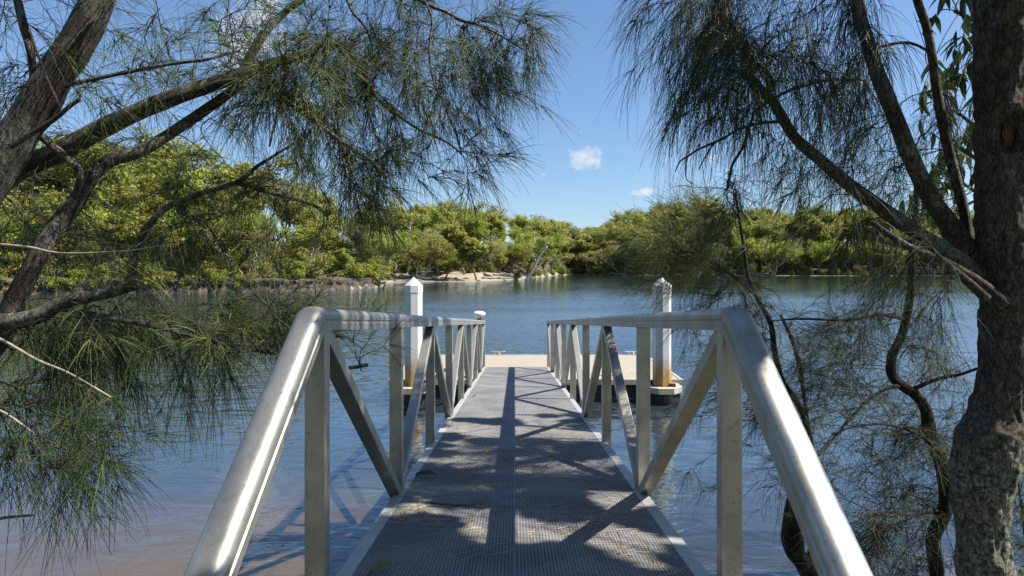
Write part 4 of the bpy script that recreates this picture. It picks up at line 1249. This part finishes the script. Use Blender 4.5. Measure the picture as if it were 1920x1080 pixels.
STY = dict(
    gum=dict(forks=4, up=.55, spread=.75, lim=.95, lean=.12, trunk=4.6, clumps=105, cr=1.0, per=54, leaf=.15, low=3.0),
    tall=dict(forks=3, up=.8, spread=.55, lim=.9, lean=.08, trunk=5.8, clumps=90, cr=.95, per=54, leaf=.15, low=4.2),
    round=dict(forks=5, up=.35, spread=.95, lim=1.0, lean=.05, trunk=3.2, clumps=130, cr=1.15, per=54, leaf=.155, low=1.0),
    feather=dict(forks=5, up=.75, spread=.5, lim=.85, lean=.1, trunk=4.4, clumps=115, cr=.85, per=56, leaf=.17, low=1.5, elong=1.7),
    multi=dict(forks=3, up=.45, spread=.85, lim=.95, lean=.45, trunk=4.0, clumps=140, cr=1.0, per=50, leaf=.15, low=2.6, stems=3),
)
PROTO = {}
for i, (k, mats) in enumerate([('gum', ('bark_pale', 'leaf_olive')), ('gum', ('bark_far', 'leaf_grey')), ('tall', ('bark_pale', 'leaf_olive')), ('tall', ('bark_far', 'leaf_green')),
                               ('round', ('bark_far', 'leaf_dark')), ('round', ('bark_far', 'leaf_green')), ('feather', ('bark_far', 'leaf_olive')), ('multi', ('bark_pale', 'leaf_grey')), ('multi', ('bark_pale', 'leaf_olive'))]):
    mb, V, F, tint = far_tree_proto(100 + i*7, STY[k])
    PROTO[i] = (to_mesh('trunk', mb, M[mats[0]]), quads_mesh('crown', V, F, tint, M[mats[1]]), k, mats[1])
SHRUB = {}
for i, mt in enumerate(['leaf_green', 'leaf_olive', 'leaf_dark', 'leaf_grey']):
    rd = random.Random(500 + i)
    mb = MB(); cs = []
    for k in range(16):
        a = rd.random()*6.28; q = rd.uniform(.2, 1.15)
        tip = Vector((math.cos(a)*q, math.sin(a)*q, rd.uniform(.3, 1.9)))
        mb.tube([Vector((0, 0, -.1)), tip*.5 + Vector((0, 0, .15)), tip], [.035, .025, .01], 5, False)
        cs += [tuple(tip), tuple(tip*.6)]
    V, F, tint = leaf_cloud(cs, [rd.uniform(.35, .6) for _ in cs], 60, .10, .8)
    SHRUB[i] = (to_mesh('stem', mb, M['bark_far']), quads_mesh('foliage', V, F, tint, M[mt]), mt)

COLN = {'leaf_olive': 'olive green', 'leaf_green': 'bright green', 'leaf_dark': 'dark green', 'leaf_grey': 'grey green'}
STN = {'gum': 'gum tree', 'tall': 'tall gum tree', 'round': 'round crowned tree', 'feather': 'feathery she-oak', 'multi': 'many stemmed paperbark tree'}
def region(px):
    for lim, t in ((60, 'behind the lowest left limbs'), (140, 'behind the lower left fork'), (220, 'behind the left crossing limbs'), (290, 'right of the left forked limb'), (360, 'behind the slender left branch'), (430, 'above the pale earth bank'), (480, 'under the left branch fork'), (530, 'above the middle earth bank'), (590, 'behind the left handrail top'), (640, 'above the eroded earth bank'),
                   (690, 'above the earth bank end'), (740, 'above the undercut bank'), (790, 'above the left white pile'), (830, 'right of the left pile'), (865, 'behind the small shore sign'), (930, 'above the sandy beach'), (965, 'above the bleached log'), (1000, 'at the sandy point tip'),
                   (1030, 'right of the sandy point'), (1060, 'left of the creek mouth'), (1100, 'at the creek mouth'), (1140, 'just right of the creek'), (1190, 'left of the right pile'), (1230, 'above the right white pile'), (1270, 'just right of the right pile'), (1320, 'behind the light sapling sprays'), (1360, 'behind the sapling leader'),
                   (1410, 'behind the dark hanging spray'), (1450, 'right of the dark hanging spray'), (1500, 'below the leaning branch middle'), (1560, 'under the long leaning branch'), (1620, 'left of the lower fork twig'), (1690, 'left of the crooked stem'), (1740, 'right of the crooked stem'), (1800, 'between the thick trunk limbs'), (1850, 'behind the left edge of the thick trunk'), (1900, 'behind the thick trunk')):
        if px < lim: return t
    return 'beyond the thick trunk'
ROWN = ['water edge', 'second row', 'back row', 'skyline']

_SKY = np.array([(-400,250),(0,240),(120,225),(200,218),(270,270),(330,302),(430,286),(520,330),(600,362),(650,376),(740,373),(830,370),(870,379),(935,378),(960,392),(1000,397),(1040,402),(1065,414),(1085,434),(1097,432),(1112,412),(1150,402),(1200,386),(1250,380),(1280,366),(1320,386),(1400,392),(1440,381),(1480,397),(1540,380),(1600,386),(1700,391),(1920,380),(2400,380)], float)
def skyline(px): return float(np.interp(px, _SKY[:, 0], _SKY[:, 1]))

def put(trunk_me, crown_me, names, p, h10, rz, label, cat, grp, name, wide=1.0):
    r = thing(name, p, label, cat, grp)
    r.rotation_euler = (0, 0, rz); r.scale = (h10*wide*random.uniform(.85, 1.2), h10*wide*random.uniform(.85, 1.2), h10)
    for nme, me in zip(names, (trunk_me, crown_me)):
        o = bpy.data.objects.new(nme, me); COL.objects.link(o); o.parent = r
        if nme in ('crown', 'foliage'): o['kind'] = 'stuff'
    return r

def plant_tree(px, d, row, frac, which):
    Y = float(shore(px)) + d
    X = (px - CX)*Y/FPX
    z = ground_z(X, Y)[0]
    top = EYE + (CY - skyline(px))*Y/FPX
    h = max(3.0, (top - z)*frac)
    tm, cm, k, lm = PROTO[which]
    lab = f'{COLN[lm]} {STN[k]}, {ROWN[row]}, {region(px)}'
    put(tm, cm, ('trunk', 'crown'), (X, Y, z - .05), h/10, random.uniform(0, 6.28), lab, 'tree', 'trees along the far shore', STN[k].replace(' ', '_').replace('-', '_'), random.uniform(1.05, 1.4))

random.seed(21)
def row(step, dmin, dmax, r, f0, f1, kinds, x0=-60, x1=1990):
    px = x0
    while px < x1:
        Y = float(shore(px))
        q = px + random.uniform(-.3, .3)*step*90/Y*1.0
        plant_tree(q, random.uniform(dmin, dmax), r, random.uniform(f0, f1), random.choice(kinds))
        px += step*100/Y
row(56, 46, 60, 3, .92, 1.04, [0, 1, 2, 3, 4, 5, 2])
row(58, 26, 36, 2, .84, 1.0, [0, 1, 2, 3, 4, 5, 6])
row(56, 14, 19, 2, .70, .95, [0, 1, 3, 6, 6, 2])
row(48, 7, 11, 1, .48, .82, [6, 7, 8, 1, 6, 5, 0])
row(54, 2.5, 5, 0, .34, .60, [6, 7, 8, 6, 5])

def plant_shrub(px, d, h, which, lab=None):
    Y = float(shore(px)) + d
    X = (px - CX)*Y/FPX
    z = ground_z(X, Y)[0]
    sm, fm, mt = SHRUB[which]
    put(sm, fm, ('stem', 'foliage'), (X, Y, z), h/2.2, random.uniform(0, 6.28), lab or f'low {COLN[mt]} shrub {"near water" if d < 4 else "under trees" if d < 9 else "deep under trees" if d < 16 else "thicket"}, {region(px)}', 'shrub', 'shrubs along the far shore', 'shrub', random.uniform(1.0, 1.5))
px = -40
while px < 1970:
    Y = float(shore(px)); sand = 735 < px < 985
    for dd in ((9, 13) if sand else (1.6, 5, 10)):
        plant_shrub(px + random.uniform(-20, 20), dd + random.uniform(-.5, 2), random.uniform(1.3, 3.2), random.randrange(4))
    px += 44*90/Y
px = -40
while px < 1970:      # tall saplings closing the gaps at the back
    plant_shrub(px, random.uniform(27, 38), random.uniform(5.0, 7.5), random.randrange(4), f'tall sapling clump behind the thicket, {region(px)}')
    px += 50*90/float(shore(px))
px = -40
while px < 1970:      # taller thicket deep under the trees
    plant_shrub(px, random.uniform(17, 24), random.uniform(3.2, 5.5), random.randrange(4))
    px += 46*90/float(shore(px))

# unseen trees added behind the viewpoint to darken reflections and block sky light
for i, (x, y, h, k, wh) in enumerate([(-7, -7, 9, 5, 'left of the head of the gangway'), (-2.5, -9, 10, 4, 'left behind the viewpoint'), (2.5, -8, 9, 5, 'right behind the viewpoint'), (7, -9, 11, 0, 'right of the head of the gangway'),
                                   (-12, -12, 12, 2, 'far up the bank on the left'), (12, -13, 12, 5, 'far up the bank on the right'), (0, -15, 13, 4, 'straight behind the viewpoint')]):
    tm, cm, kk, lm = PROTO[k]
    put(tm, cm, ('trunk', 'crown'), (x, y, 1.0), h/10, i*1.3, f'unseen bushy {COLN[lm]} tree on the near bank, {wh}', 'tree', 'unseen trees on the near bank', STN[kk].replace(' ', '_'), 1.2)

for px in range(-110, 520, 42):
    plant_shrub(px + random.uniform(-12, 12), random.uniform(-.2, .5), random.uniform(1.6, 2.6), random.choice([0, 1, 3]), f'shrub over the bank rim, {region(px)}')
plant_shrub(704, .6, 2.6, 0, 'bright shrub overhanging the earth bank end')
plant_shrub(722, -18.5, 1.9, 1, 'olive shrub leaning over the undercut end of the earth bank')
plant_shrub(660, .8, 2.2, 0, 'round bright shrub on the rim of the earth bank')

# leaning mangrove-like tree at the tip of the sand and the pale dead tree above the left pile
for (bx, by, Y, tip, wpx, lab) in [(985, 524, 122, [(1000, 505), (1012, 480), (1026, 462)], 5, 'pale leaning tree trunk at the tip of the sandy point'),
                                  (768, 508, 112, [(767, 480), (766, 455), (768, 425), (772, 400)], 8, 'straight pale grey tree trunk above the left white pile')]:
    root = thing('pale_tree', P(bx, by, Y), lab, 'tree')
    tl = limb(root, [(bx, by+3, Y, wpx)] + [(a, b, Y, wpx*(.9 - .15*i)) for i, (a, b) in enumerate(tip)], 'trunk', 'bark_pale', .1, 8)
    m_ = MB(); cs = []
    for k in range(10):
        A = tl[random.randrange(len(tl)//2, len(tl))]
        e = A + Vector((random.uniform(-4, 4), random.uniform(-2, 2), random.uniform(1, 5)))
        mid = A.lerp(e, .5) + rv(.4)
        m_.tube([A, mid, e], [.14, .09, .03], 5, False)
        cs += [tuple(e), tuple(A.lerp(e, .8) + rv(.5))]
    m_.build('limbs', M['bark_pale'], root, True)
    V, F, tint = leaf_cloud(cs, [random.uniform(.8, 1.5) for _ in cs], 90, .2, .7)
    np_mesh('crown', V, F, M['leaf_olive'], root, False, tint)['kind'] = 'stuff'

# ------------------------------------------------------------------ driftwood, rocks and signs on the far shore
def log(pts, r, label, grp='driftwood logs on the sandy shore'):
    c, rr = catmull([(p, r*(1 - .12*i)) for i, p in enumerate(pts)], 5)
    m_ = MB(); m_.tube(c, rr, 8, True, .3)
    tag(m_.build('driftwood_log', M['drift'], None, True), label, 'log', grp)
def onshore(px, d, lift=.12):
    Y = float(shore(px)) + d; X = (px-CX)*Y/FPX
    return Vector((X, Y, max(0, ground_z(X, Y)[0]) + lift))
log([onshore(905, 5, .2), onshore(925, 4, .3), onshore(950, 3, .25), onshore(962, 1.5, .15)], .22, 'long bleached log sloping down the sandy point to the water')
log([onshore(925, 6.5, .3), onshore(945, 6, .5), onshore(958, 5, .3)], .16, 'pale fallen branch behind the long bleached log')
log([onshore(740, 1.5), onshore(765, 1.2, .2), onshore(790, 1.6)], .2, 'grey log at the water line right behind the left white pile')
log([onshore(840, 1.0), onshore(855, 1.3), onshore(872, 1.0)], .17, 'short dark log in the middle of the beach edge')
log([onshore(1300, 1.0, .3), onshore(1340, 1.2, .6), onshore(1380, 1.0, .3)], .35, 'pale fallen trunk along the right far shore behind the sapling', 'fallen trunks on the right shore')
log([onshore(1395, 1.0, .3), onshore(1420, 1.5, .5), onshore(1450, 1.2, .3)], .3, 'pale fallen trunk under the hanging spray on the right shore', 'fallen trunks on the right shore')
log([onshore(1130, 1.0, .3), onshore(1150, 1.2, .5), onshore(1175, 1.0, .2)], .3, 'dark fallen trunk right of the creek mouth', 'fallen trunks on the right shore')

def rock_mesh(seed):
    bm = bmesh.new(); bmesh.ops.create_icosphere(bm, subdivisions=2, radius=1)
    for v in bm.verts:
        n = v.co.normalized(); v.co = v.co*(1 + .45*mnoise.noise(n*1.7 + Vector((seed*3.1, 0, seed)))); v.co.z *= .55
    me = bpy.data.meshes.new('rock'); bm.to_mesh(me); bm.free(); me.materials.append(M['rock']); return me
RM = [rock_mesh(i) for i in range(4)]
for k in range(34):
    if k < 18: px = random.uniform(735, 960); d = random.choice([random.uniform(.2, 1.5), random.uniform(3, 6.5), random.uniform(4, 6)])
    else: px = random.uniform(1005, 1260); d = random.uniform(.2, 2)
    o = bpy.data.objects.new('rock', random.choice(RM)); COL.objects.link(o)
    o.location = onshore(px, d, .02); s = random.uniform(.18, .6)*(1.5 if px > 1000 else 1)
    o.scale = (s*random.uniform(1, 2.2), s, s*random.uniform(.6, 1)); o.rotation_euler = (0, 0, random.uniform(-.4, .4))
    tag(o, ('dark rock at the water edge ' if d < 2 else 'dark earth lump on the sand ') + region(px), 'rock', 'rocks and earth lumps on the far shore')

def sign(px, d, h, w, hh, mat, label):
    b = onshore(px, d, 0)
    r = thing('shore_sign', b, label, 'sign')
    c = MB(); c.box(b.x-.05, b.x+.05, b.y-.05, b.y+.05, b.z-.3, b.z+h); c.build('sign_post', M['bark_far'], r)
    c = MB(); c.box(b.x-w/2, b.x+w/2, b.y-.08, b.y-.053, b.z+h-hh, b.z+h); c.build('sign_board', mat, r)
sign(847, 8.5, 2.3, .55, 1.0, simple_mat('sign_blue_grey', (.45, .56, .62), .5), 'pale blue sign on a post behind the sandy shore')
sign(866, 9.5, 1.1, 1.0, .35, simple_mat('sign_pale', (.62, .62, .5), .5), 'low pale board among the shrubs behind the sandy shore')
sign(1703, 3, 1.9, .8, 1.7, simple_mat('sign_blue', (.08, .2, .55), .5), 'small blue board on the right far shore beside the crooked stem')

# alike labels: tell the copies apart by height
def tell_apart():
    by = {}
    for o in COL.objects:
        if o.parent is None and o.get('label'): by.setdefault(o['label'], []).append(o)
    for lab, os_ in by.items():
        if len(os_) < 2: continue
        os_.sort(key=lambda o: o.scale.z)
        n = len(os_)
        words = {2: ['shorter', 'taller'], 3: ['shortest', 'middling', 'tallest'], 4: ['lowest', 'lower', 'higher', 'highest'], 5: ['lowest', 'lower', 'middling', 'higher', 'highest'], 6: ['very low', 'low', 'lowish', 'middling', 'high', 'highest'], 7: ['very low', 'low', 'lowish', 'middling', 'fairly high', 'high', 'highest']}.get(n)
        if not words: continue
        for o, w in zip(os_, words): o['label'] = w + ' ' + lab.replace('low ', '', 1)
tell_apart()
